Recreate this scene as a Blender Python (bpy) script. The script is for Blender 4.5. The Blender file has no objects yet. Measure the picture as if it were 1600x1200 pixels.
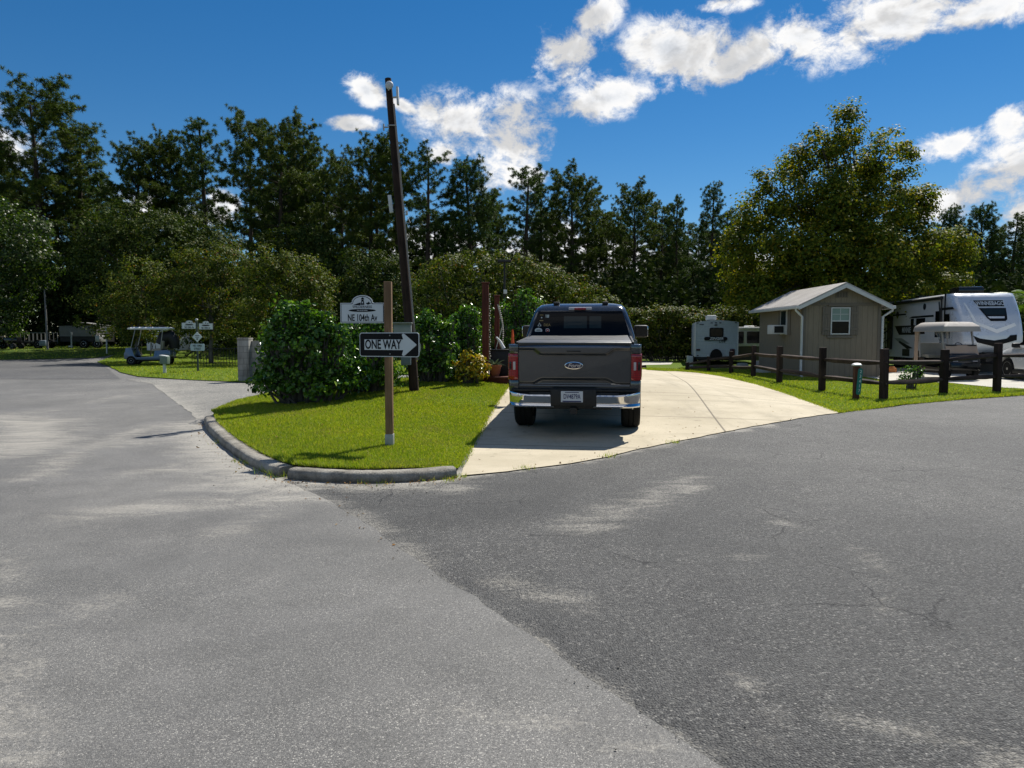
import bpy, bmesh, math, random
import numpy as np
from mathutils import Vector, Matrix, Euler
from mathutils.geometry import delaunay_2d_cdt, intersect_point_line
R = math.radians
PI = math.pi
SC = bpy.context.scene
COL = SC.collection
rng = np.random.default_rng(7)
random.seed(7)

# ------------------------------------------------------------------ camera
FPX, HORIZ, CAMH = 1110.0, 527.0, 1.5          # of the 1600 px wide photograph
PITCH = math.atan((600 - HORIZ) / FPX)
cam_d = bpy.data.cameras.new('camera')
cam = bpy.data.objects.new('camera', cam_d)
COL.objects.link(cam)
cam_d.sensor_width = 36.0
cam_d.lens = 36.0 * FPX / 1600
cam_d.clip_start = 0.05
cam_d.clip_end = 4000
cam.location = (0, 0, CAMH)
cam.rotation_euler = (PI / 2 - PITCH, 0, 0)
SC.camera = cam

def sstep(a, b, x):
    t = min(1, max(0, (x - a) / (b - a)))
    return t * t * (3 - 2 * t)

def G(x, y):
    """height of the terrain"""
    fx = sstep(-8.5, -2.5, x) * (1 - sstep(3.0, 8.5, x))
    far = 0.68 * sstep(-15, -23, x) * sstep(39, 51, y)      # the verge at the far left lies higher
    return 0.42 * fx * sstep(9.4, 18.5, y) * (1 - sstep(25, 36, y)) + far

def ray(px, py):
    u = (px - 800) / FPX
    v = -(py - 600) / FPX
    return u, math.cos(PITCH) + v * math.sin(PITCH), -math.sin(PITCH) + v * math.cos(PITCH)

def at(px, py, off=0.0):
    """point of the ground that a pixel of the photo shows"""
    u, dy, dz = ray(px, py)
    z = off
    for _ in range(30):
        t = (z - CAMH) / dz
        z2 = G(u * t, dy * t) + off
        z = 0.5 * z + 0.5 * z2
    return Vector((u * t, dy * t, z))

def atY(px, py, Y):
    u, dy, dz = ray(px, py)
    t = Y / dy
    return Vector((u * t, Y, CAMH + dz * t))

# ------------------------------------------------------------------ materials
class NT:
    def __init__(s, name):
        s.m = bpy.data.materials.new(name)
        s.m.use_nodes = True
        s.t = s.m.node_tree
        s.b = s.t.nodes['Principled BSDF']
        s.out = s.t.nodes['Material Output']
        s._co = None
    def n(s, typ, **kw):
        nd = s.t.nodes.new(typ)
        for k, v in kw.items():
            setattr(nd, k, v)
        return nd
    def link(s, a, b):
        s.t.links.new(a, b)
    def put(s, sock, v):
        if v is None: return
        if hasattr(v, 'is_output') or isinstance(v, bpy.types.NodeSocket):
            s.link(v, sock)
        else:
            sock.default_value = v
    def co(s):
        if s._co is None:
            s._co = s.n('ShaderNodeTexCoord').outputs['Object']
        return s._co
    def mapping(s, scale=(1, 1, 1), rot=(0, 0, 0), loc=(0, 0, 0), co=None):
        m = s.n('ShaderNodeMapping')
        s.link(co or s.co(), m.inputs[0])
        m.inputs['Scale'].default_value = scale
        m.inputs['Rotation'].default_value = rot
        m.inputs['Location'].default_value = loc
        return m.outputs[0]
    def noise(s, scale, detail=4, rough=.55, co=None, dist=0):
        n = s.n('ShaderNodeTexNoise')
        s.link(co or s.co(), n.inputs['Vector'])
        n.inputs['Scale'].default_value = scale
        n.inputs['Detail'].default_value = detail
        n.inputs['Roughness'].default_value = rough
        n.inputs['Distortion'].default_value = dist
        return n.outputs['Fac']
    def voro(s, scale, feature='F1', co=None, out='Distance', rnd=1):
        n = s.n('ShaderNodeTexVoronoi', feature=feature)
        s.link(co or s.co(), n.inputs['Vector'])
        n.inputs['Scale'].default_value = scale
        n.inputs['Randomness'].default_value = rnd
        return n.outputs[out]
    def ramp(s, fac, stops, interp='LINEAR'):
        r = s.n('ShaderNodeValToRGB')
        r.color_ramp.interpolation = interp
        els = r.color_ramp.elements
        while len(els) < len(stops): els.new(.5)
        for e, (p, c) in zip(els, stops):
            e.position = p
            e.color = c if len(c) == 4 else (*c, 1)
        s.link(fac, r.inputs[0])
        return r.outputs[0]
    def math(s, op, a, b=None, clamp=False):
        m = s.n('ShaderNodeMath', operation=op)
        m.use_clamp = clamp
        s.put(m.inputs[0], a)
        if b is not None: s.put(m.inputs[1], b)
        return m.outputs[0]
    def mr(s, v, a, b, c=0, d=1, smooth=True):
        m = s.n('ShaderNodeMapRange')
        if smooth: m.interpolation_type = 'SMOOTHSTEP'
        s.put(m.inputs[0], v)
        for i, q in enumerate((a, b, c, d)): m.inputs[i + 1].default_value = q
        return m.outputs[0]
    def mix(s, fac, a, b, mode='MIX'):
        m = s.n('ShaderNodeMix', data_type='RGBA', blend_type=mode)
        s.put(m.inputs[0], fac)
        for sock, v in ((m.inputs[6], a), (m.inputs[7], b)):
            if isinstance(v, tuple) and len(v) == 3: v = (*v, 1)
            s.put(sock, v)
        return m.outputs[2]
    def bump(s, h, strength=.3, dist=.01, normal=None):
        b = s.n('ShaderNodeBump')
        b.inputs['Strength'].default_value = strength
        b.inputs['Distance'].default_value = dist
        s.link(h, b.inputs['Height'])
        if normal is not None: s.link(normal, b.inputs['Normal'])
        return b.outputs[0]
    def attr(s, name):
        a = s.n('ShaderNodeAttribute')
        a.attribute_name = name
        return a.outputs['Fac']
    def xyz(s, co=None):
        x = s.n('ShaderNodeSeparateXYZ')
        s.link(co or s.co(), x.inputs[0])
        return x.outputs
    def fin(s, color=None, rough=None, normal=None, metal=None, spec=None, coat=None):
        b = s.b
        if isinstance(color, tuple) and len(color) == 3: color = (*color, 1)
        s.put(b.inputs['Base Color'], color)
        s.put(b.inputs['Roughness'], rough)
        if normal is not None: s.link(normal, b.inputs['Normal'])
        s.put(b.inputs['Metallic'], metal)
        s.put(b.inputs['Specular IOR Level'], spec)
        s.put(b.inputs['Coat Weight'], coat)
        return s.m

def simple(name, c, rough=.6, metal=0., var=.15, nscale=6, spec=.4, bump=0., coat=0.):
    """plain colour with a little uneven dirt"""
    t = NT(name)
    nz = t.noise(nscale, 5, .6)
    k = t.mr(nz, .25, .75, 1 - var, 1 + var, False)
    col = t.mix(1.0, c, t.ramp(nz, [(.3, (1 - var,) * 3), (.7, (1, 1, 1))]), 'MULTIPLY')
    rg = t.mr(t.noise(nscale * 3, 3), .3, .7, max(.02, rough - .08), min(1, rough + .08), False)
    nrm = t.bump(t.noise(nscale * 8, 3), bump, .004) if bump else None
    return t.fin(col, rg, nrm, metal, spec, coat)

def wood(name, dark, light, rough=.8, axis=2, scale=1.):
    t = NT(name)
    sc = [22 * scale, 22 * scale, 22 * scale]
    sc[axis] = 1.1 * scale
    co = t.mapping(tuple(sc))
    nz = t.noise(1.5, 8, .7, co, .6)
    big = t.noise(1.2, 3)
    c = t.ramp(nz, [(.28, dark), (.72, light)])
    c = t.mix(t.mr(big, .4, .75), c, tuple(x * .55 for x in dark), 'MIX')
    crack = t.ramp(t.noise(2.2, 3, .6, co), [(.60, (0, 0, 0)), (.68, (1, 1, 1))])
    return t.fin(t.mix(t.math('MULTIPLY', crack, .6), c, tuple(x * .25 for x in dark)), rough,
                 t.bump(nz, .5, .006), spec=.2)

def leaf_mat(name, stops, rough=.5, transl=.25, tcol=None, spec=.35):
    t = NT(name)
    g = t.n('ShaderNodeNewGeometry')
    rnd = g.outputs['Random Per Island']
    col = t.ramp(rnd, stops)
    big = t.noise(.55, 2)
    col = t.mix(t.mr(big, .35, .7, 0, .45), col, t.mix(1, col, (1.35, 1.2, .7), 'MULTIPLY'))
    t.fin(col, rough, spec=spec)
    if transl:
        tr = t.n('ShaderNodeBsdfTranslucent')
        t.link(t.mix(1, col, tcol or (1.5, 1.7, .6), 'MULTIPLY'), tr.inputs[0])
        ms = t.n('ShaderNodeMixShader')
        ms.inputs[0].default_value = transl
        t.link(t.b.outputs[0], ms.inputs[1])
        t.link(tr.outputs[0], ms.inputs[2])
        t.link(ms.outputs[0], t.out.inputs[0])
    return t.m

# ------------------------------------------------------------------ objects
def tag(o, label=None, cat=None, group=None, kind=None):
    if label: o['label'] = label
    if cat: o['category'] = cat
    if group: o['group'] = group
    if kind: o['kind'] = kind
    return o

def empty(name, loc, rz=0, label=None, cat=None, group=None, rx=0, s=1):
    o = bpy.data.objects.new(name, None)
    COL.objects.link(o)
    o.location = loc
    o.rotation_euler = (rx, 0, rz)
    o.scale = (s, s, s)
    o.empty_display_size = .2
    return tag(o, label, cat, group)

def link(name, me, parent=None, mats=()):
    o = bpy.data.objects.new(name, me)
    COL.objects.link(o)
    for m in mats: me.materials.append(m)
    if parent is not None: o.parent = parent
    return o

def copy_tree(o, parent=None):
    c = o.copy()
    COL.objects.link(c)
    c.parent = parent
    for ch in list(o.children): copy_tree(ch, c)
    return c

def rawmesh(name, V, sizes, idx, smooth=False, midx=None):
    """fast mesh from numpy: V (n,3); sizes per face; flat vertex indices"""
    me = bpy.data.meshes.new(name)
    V = np.ascontiguousarray(V, dtype=np.float32)
    me.vertices.add(len(V))
    me.vertices.foreach_set('co', V.ravel())
    me.loops.add(len(idx))
    me.loops.foreach_set('vertex_index', np.asarray(idx, dtype=np.int32))
    me.polygons.add(len(sizes))
    st = np.concatenate([[0], np.cumsum(sizes)[:-1]]).astype(np.int32)
    me.polygons.foreach_set('loop_start', st)
    me.polygons.foreach_set('loop_total', np.asarray(sizes, dtype=np.int32))
    if smooth: me.polygons.foreach_set('use_smooth', np.ones(len(sizes), dtype=bool))
    me.update(calc_edges=True)
    return me

class MB:
    """collects shapes for ONE mesh"""
    def __init__(s):
        s.v, s.f = [], []
    def add(s, vs, fs, M=None):
        b = len(s.v)
        for p in vs:
            p = Vector(p)
            s.v.append(M @ p if M is not None else p)
        for f in fs: s.f.append([b + i for i in f])
        return s
    def box(s, c, d, rot=None, ch=0):
        hx, hy, hz = d[0] / 2, d[1] / 2, d[2] / 2
        M = Matrix.Translation(c) @ (Euler(rot).to_matrix().to_4x4() if rot else Matrix())
        if ch <= 0:
            vs = [(x, y, z) for x in (-hx, hx) for y in (-hy, hy) for z in (-hz, hz)]
            fs = [(0, 1, 3, 2), (4, 6, 7, 5), (0, 4, 5, 1), (2, 3, 7, 6), (0, 2, 6, 4), (1, 5, 7, 3)]
            return s.add(vs, fs, M)
        bm = bmesh.new()
        bmesh.ops.create_cube(bm, size=1)
        bmesh.ops.scale(bm, vec=d, verts=bm.verts)
        bmesh.ops.bevel(bm, geom=bm.edges[:], offset=min(ch, min(d) * .45), segments=2, affect='EDGES', profile=.6)
        bm.verts.index_update()
        s.add([v.co.copy() for v in bm.verts], [[v.index for v in f.verts] for f in bm.faces], M)
        bm.free()
        return s
    def tube(s, path, r, n=8, caps=True):
        path = [Vector(p) for p in path]
        if not hasattr(r, '__len__'): r = [r] * len(path)
        rings = []
        up = None
        for i, p in enumerate(path):
            d = (path[min(i + 1, len(path) - 1)] - path[max(i - 1, 0)]).normalized()
            if up is None:
                up = Vector((0, 0, 1)) if abs(d.z) < .9 else Vector((1, 0, 0))
            a = d.cross(up).normalized()
            b = a.cross(d).normalized()
            up = b
            rings.append([p + (a * math.cos(2 * PI * k / n) + b * math.sin(2 * PI * k / n)) * r[i] for k in range(n)])
        vs = [q for ring in rings for q in ring]
        fs = []
        for i in range(len(path) - 1):
            for k in range(n):
                k2 = (k + 1) % n
                fs.append((i * n + k, i * n + k2, (i + 1) * n + k2, (i + 1) * n + k))
        if caps:
            fs.append(tuple(range(n))[::-1])
            fs.append(tuple((len(path) - 1) * n + k for k in range(n)))
        return s.add(vs, fs)
    def loft(s, rings, cap=True, closed=True, M=None):
        n = len(rings[0])
        vs = [q for ring in rings for q in ring]
        fs = []
        for i in range(len(rings) - 1):
            for k in range(n if closed else n - 1):
                k2 = (k + 1) % n
                fs.append((i * n + k, i * n + k2, (i + 1) * n + k2, (i + 1) * n + k))
        if cap:
            fs.append(tuple(range(n))[::-1])
            fs.append(tuple((len(rings) - 1) * n + k for k in range(n)))
        return s.add(vs, fs, M)
    def lathe(s, prof, n=20, M=None, axis='z'):
        rings = []
        for r, z in prof:
            ring = []
            for k in range(n):
                a = 2 * PI * k / n
                p = (r * math.cos(a), r * math.sin(a), z)
                if axis == 'x': p = (p[2], p[0], p[1])
                if axis == 'y': p = (p[1], p[2], p[0])
                ring.append(p)
            rings.append(ring)
        return s.loft(rings, True, True, M)
    def prism(s, outline, d0, d1, plane='xz', M=None):
        """outline in a plane, extruded along the third axis from d0 to d1"""
        def P(a, b, d):
            return {'xz': (a, d, b), 'xy': (a, b, d), 'yz': (d, a, b)}[plane]
        n = len(outline)
        vs = [P(a, b, d0) for a, b in outline] + [P(a, b, d1) for a, b in outline]
        fs = [tuple(range(n))[::-1], tuple(range(n, 2 * n))]
        for k in range(n):
            k2 = (k + 1) % n
            fs.append((k, k2, n + k2, n + k))
        return s.add(vs, fs, M)
    def grid(s, fn, nu, nv):
        vs = [fn(i / nu, j / nv) for j in range(nv + 1) for i in range(nu + 1)]
        fs = [(j * (nu + 1) + i, j * (nu + 1) + i + 1, (j + 1) * (nu + 1) + i + 1, (j + 1) * (nu + 1) + i)
              for j in range(nv) for i in range(nu)]
        return s.add(vs, fs)
    def sphere(s, c, r, n=10, sx=1, sy=1, sz=1, jit=0):
        rings = []
        m = max(4, n // 2)
        for i in range(m + 1):
            th = PI * (i + .001) / (m + .002)
            rings.append([(c[0] + sx * r * math.sin(th) * math.cos(2 * PI * k / n) * (1 + jit * random.uniform(-1, 1)),
                           c[1] + sy * r * math.sin(th) * math.sin(2 * PI * k / n) * (1 + jit * random.uniform(-1, 1)),
                           c[2] - sz * r * math.cos(th)) for k in range(n)])
        return s.loft(rings)
    def build(s, name, mat, parent=None, smooth=None, bevel=0, seg=2, solid=0, fix=True):
        me = bpy.data.meshes.new(name)
        me.from_pydata([tuple(p) for p in s.v], [], s.f)
        me.update()
        if fix or bevel or solid:
            bm = bmesh.new()
            bm.from_mesh(me)
            bmesh.ops.recalc_face_normals(bm, faces=bm.faces[:])
            if bevel:
                es = [e for e in bm.edges if len(e.link_faces) == 2 and e.calc_face_angle(0) > R(28)]
                bmesh.ops.bevel(bm, geom=es, offset=bevel, segments=seg, affect='EDGES', profile=.5, clamp_overlap=True)
            bm.to_mesh(me)
            bm.free()
        if smooth is not None:
            me.shade_smooth()
            me.set_sharp_from_angle(angle=R(smooth))
        return link(name, me, parent, [mat])

def text(body, size, ext=.002, bold=0., shear=0., sx=1., align='CENTER', space=1.):
    """a mesh of letters lying in xz, facing -y, centred on x and z"""
    cu = bpy.data.curves.new('letters', 'FONT')
    cu.body = body
    cu.size = size
    cu.extrude = ext
    cu.offset = bold * size
    cu.shear = shear
    cu.align_x = align
    cu.align_y = 'CENTER'
    cu.resolution_u = 4
    cu.space_character = space
    o = bpy.data.objects.new('letters', cu)
    COL.objects.link(o)
    bpy.context.view_layer.update()
    dg = bpy.context.evaluated_depsgraph_get()
    me = bpy.data.meshes.new_from_object(o.evaluated_get(dg))
    bpy.data.objects.remove(o)
    bpy.data.curves.remove(cu)
    me.materials.clear()
    me.transform(Matrix.Rotation(PI / 2, 4, 'X') @ Matrix.Diagonal((sx, 1, 1, 1)))
    return me

def letters(name, body, size, loc, mat, parent, rz=0, **kw):
    me = text(body, size, **kw)
    me.transform(Matrix.Translation(loc) @ Matrix.Rotation(rz, 4, 'Z'))
    return link(name, me, parent, [mat])

# ------------------------------------------------------------------ foliage
def unit(v):
    return v / np.maximum(1e-9, np.linalg.norm(v, axis=1, keepdims=True))

LEAF4 = (np.array([(0, 0, 0), (.5, .5, .08), (1, 0, 0), (.5, -.5, .08)]), [(0, 1, 2, 3)])
LEAF6 = (np.array([(0, 0, 0), (.38, .42, .1), (.75, .45, .1), (1, 0, -.05), (.75, -.45, .1), (.38, -.42, .1)]),
         [(0, 1, 2, 3), (0, 3, 4, 5)])

def leaf_mesh(name, P, N, size, aspect=.55, tpl=LEAF4, jit=.35):
    """one small leaf per point; N is the rough facing"""
    n = len(P)
    N = unit(N + rng.normal(0, jit, (n, 3)))
    d = unit(np.cross(N, rng.normal(0, 1, (n, 3))))
    c = np.cross(N, d)
    s = size * rng.uniform(.65, 1.25, (n, 1))
    T, F = tpl
    k = len(T)
    V = np.empty((n, k, 3))
    for i, (a, b, h) in enumerate(T):
        V[:, i] = P + d * s * (a - .5) + c * s * (b * aspect * 1.0) * 2 * .5 + N * s * h
    fi = np.concatenate([np.array(f) for f in F])
    idx = (np.arange(n)[:, None] * k + fi[None, :]).ravel()
    sizes = np.tile([len(f) for f in F], n)
    return rawmesh(name, V.reshape(-1, 3), sizes, idx)

def clump_points(lobes, per_m2, clump_r, leaves_per, flat=.75, shell=.55, low=-.55):
    """points and facings: clumps spread through the outer part of ellipsoid lobes (cx,cy,cz,rx,ry,rz)"""
    Ps, Ns = [], []
    for (cx, cy, cz, rx, ry, rz) in lobes:
        area = 4 * PI * ((rx * ry) ** 1.6 / 3 + (rx * rz) ** 1.6 / 3 + (ry * rz) ** 1.6 / 3) ** (1 / 1.6)
        m = max(3, int(area * per_m2))
        u = unit(rng.normal(0, 1, (m, 3)))
        u = u[u[:, 2] > low]
        m = len(u)
        rr = shell + (1.05 - shell) * rng.random((m, 1)) ** .6
        C = np.array([cx, cy, cz]) + u * rr * np.array([rx, ry, rz])
        cr = clump_r * rng.uniform(.6, 1.35, (m, 1))
        k = np.maximum(2, (leaves_per * rng.uniform(.5, 1.4, m)).astype(int))
        ci = np.repeat(np.arange(m), k)
        q = unit(rng.normal(0, 1, (len(ci), 3)))
        off = q * rng.random((len(ci), 1)) ** .45 * cr[ci] * np.array([1, 1, flat])
        Ps.append(C[ci] + off)
        Ns.append(q * .6 + u[ci] * .5 + np.array([0, 0, .45]))
    return np.concatenate(Ps), np.concatenate(Ns)

def limb(mb, p0, p1, r0, r1, n=5, seg=4, wob=.06):
    p0, p1 = Vector(p0), Vector(p1)
    L = (p1 - p0).length
    pts, rs = [], []
    for i in range(seg + 1):
        t = i / seg
        w = Vector((random.gauss(0, wob), random.gauss(0, wob), random.gauss(0, wob * .5))) * L * (1 if 0 < i else 0) * .5
        pts.append(p0.lerp(p1, t) + w)
        rs.append(r0 + (r1 - r0) * t)
    mb.tube(pts, rs, n)
    return pts
# ------------------------------------------------------------------ light and sky
SUN_EL, SUN_AZ = R(51.5), R(34)
sun_d = bpy.data.lights.new('sun', 'SUN')
sun_d.energy = 5.0
sun_d.angle = R(.53)
sun_d.color = (1, .955, .87)
sun = bpy.data.objects.new('sun', sun_d)
COL.objects.link(sun)
sun.rotation_euler = (PI / 2 - SUN_EL, 0, PI - SUN_AZ)
sun.location = (20, 30, 40)

world = bpy.data.worlds.new('World')
SC.world = world
world.use_nodes = True
class WT(NT):
    def __init__(s, w):
        s.t = w.node_tree
        s._co = None
W = WT(world)
wb = W.t.nodes['Background']
skyt = W.n('ShaderNodeTexSky', sky_type='NISHITA')
skyt.sun_disc = False
skyt.sun_elevation = SUN_EL
skyt.sun_rotation = SUN_AZ
skyt.altitude = 0
skyt.air_density = 1.0
skyt.dust_density = 0.0
skyt.ozone_density = 5.0
hs = W.n('ShaderNodeHueSaturation')
hs.inputs['Saturation'].default_value = 1.30
hs.inputs['Value'].default_value = 1.15
W.link(skyt.outputs[0], hs.inputs['Color'])
gen = W.n('ShaderNodeTexCoord').outputs['Generated']
nrmv = W.n('ShaderNodeVectorMath', operation='NORMALIZE')
W.link(gen, nrmv.inputs[0])
DIR = nrmv.outputs[0]
# clouds: drifting cumulus, each one a soft patch of the sky in its own direction
CLOUDS = [(880, 80, 48, 42, -30), (926, 28, 42, 26, -25), (1050, 78, 72, 48, -5), (953, 152, 72, 27, -8),
          (1165, 92, 75, 26, -22), (1262, 50, 85, 42, -18), (1390, 38, 140, 44, -6), (1545, 14, 110, 30, -6), (1130, 4, 46, 14, 0),
          (722, 192, 66, 40, 8), (788, 222, 62, 64, 15), (672, 176, 24, 18, 30), (690, 240, 26, 24, 0), (826, 272, 26, 20, 20), (574, 140, 34, 20, 22), (550, 196, 36, 12, -6), (632, 166, 24, 9, 20),
          (1488, 222, 48, 24, -4), (1575, 195, 26, 34, -50), (1545, 292, 76, 34, -24), (1602, 258, 60, 46, -15), (1640, 320, 90, 50, 0),
          (1480, 320, 60, 24, -10), (700, 395, 40, 45, 0), (850, 420, 150, 60, 0), (1060, 425, 170, 55, 0), (250, 330, 60, 26, 10), (345, 318, 22, 26, 0), (163, 296, 14, 10, 0), (480, 330, 60, 30, 0), (640, 395, 40, 30, 0),
          (-150, 150, 160, 60, 10), (1900, 120, 160, 80, 0), (-300, 330, 200, 50, 0), (2050, 330, 200, 60, 0)]
# (azimuth from straight ahead, elevation, half width, half height) of unseen clouds added behind and above the viewer to whiten the blue shade
FILL_CLOUDS = [(185, 40, 26, 11), (128, 26, 18, 8), (232, 26, 20, 8), (200, 66, 16, 10), (265, 50, 14, 9)]
field = None
def dotn(v):
    d = W.n('ShaderNodeVectorMath', operation='DOT_PRODUCT')
    W.link(DIR, d.inputs[0])
    d.inputs[1].default_value = v
    return d.outputs['Value']
for (cx, cy, ra, rb, ang) in CLOUDS:
    c = Vector(ray(cx, cy)).normalized()
    r_ = c.cross(Vector((0, 0, 1))).normalized()
    u_ = r_.cross(c).normalized()
    a = R(-ang)
    e1 = r_ * math.cos(a) + u_ * math.sin(a)
    e2 = -r_ * math.sin(a) + u_ * math.cos(a)
    k = FPX * math.sqrt(1 + ((cx - 800) / FPX) ** 2 + ((cy - 600) / FPX) ** 2) * .97
    mp = W.n('ShaderNodeMapping', vector_type='TEXTURE')
    W.link(DIR, mp.inputs[0])
    mp.inputs['Location'].default_value = c
    mp.inputs['Rotation'].default_value = Matrix((e1, e2, e1.cross(e2))).transposed().to_euler()
    mp.inputs['Scale'].default_value = (ra / k, rb / k, 1)
    ln = W.n('ShaderNodeVectorMath', operation='LENGTH')
    W.link(mp.outputs[0], ln.inputs[0])
    q = ln.outputs['Value']
    field = q if field is None else W.math('SMOOTH_MIN', field, q)
    if field.node.type == 'MATH': field.node.inputs[2].default_value = .25
for (az, el, ra, rb) in FILL_CLOUDS:
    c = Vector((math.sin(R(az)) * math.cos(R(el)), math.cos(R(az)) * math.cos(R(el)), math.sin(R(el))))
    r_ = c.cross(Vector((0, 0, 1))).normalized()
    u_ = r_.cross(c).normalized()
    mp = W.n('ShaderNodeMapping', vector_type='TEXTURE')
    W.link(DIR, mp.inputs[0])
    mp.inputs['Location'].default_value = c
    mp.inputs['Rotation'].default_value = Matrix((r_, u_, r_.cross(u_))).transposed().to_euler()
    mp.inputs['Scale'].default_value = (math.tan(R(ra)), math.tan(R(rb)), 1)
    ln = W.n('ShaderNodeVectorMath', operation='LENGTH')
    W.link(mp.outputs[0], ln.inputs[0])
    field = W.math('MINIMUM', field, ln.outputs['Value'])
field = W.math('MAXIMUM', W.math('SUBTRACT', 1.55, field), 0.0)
f1 = W.noise(9, 9, .58, W.mapping((1, 1, 1.5), co=DIR), .35)
f1s = W.noise(9, 5, .55, W.mapping((1, 1, 1.5), loc=(.012, .016, .030), co=DIR), .35)
f2 = W.noise(30, 8, .72, W.mapping((1, 1, 1.3), co=DIR), .3)
fb = W.math('ADD', W.math('MULTIPLY', W.math('SUBTRACT', f1, .5), 3.4), W.math('MULTIPLY', W.math('SUBTRACT', f2, .5), 2.2))
present = W.math('GREATER_THAN', field, .01)
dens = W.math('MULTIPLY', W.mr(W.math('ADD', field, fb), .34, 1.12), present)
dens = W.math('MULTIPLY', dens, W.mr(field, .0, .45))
relief = W.mr(W.math('SUBTRACT', f1, f1s), -.09, .08, .74, 1.08)
shade = W.ramp(W.math('ADD', W.math('MULTIPLY', W.mr(W.math('ADD', field, W.math('MULTIPLY', fb, .7)), .6, 1.9, 0, 1), .55),
                      W.math('MULTIPLY', W.noise(16, 5, .6, W.mapping((1, 1, 1.6), co=DIR)), .45)),
               [(.10, (.66, .74, .88)), (.38, (1.0, 1.0, 1.0)), (.62, (.92, .94, .97)), (.85, (.68, .72, .78))])
cl = W.mix(1.0, W.mix(1.0, shade, relief, 'MULTIPLY'), (12.6, 12.5, 12.4), 'MULTIPLY')
z_ = W.xyz(DIR)[2]
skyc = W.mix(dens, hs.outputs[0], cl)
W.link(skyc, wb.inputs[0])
wb.inputs[1].default_value = .053
world.cycles.sampling_method = 'MANUAL'
world.cycles.sample_map_resolution = 512

SC.view_settings.view_transform = 'Standard'
SC.view_settings.look = 'None'
SC.view_settings.exposure = 0.48
SC.view_settings.gamma = 1
SC.render.engine = 'CYCLES'
SC.cycles.max_bounces = 6
SC.cycles.diffuse_bounces = 2
SC.cycles.glossy_bounces = 3
SC.cycles.transmission_bounces = 4
SC.cycles.transparent_max_bounces = 8
SC.cycles.sample_clamp_indirect = 4
SC.cycles.caustics_reflective = False
SC.cycles.caustics_refractive = False

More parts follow.
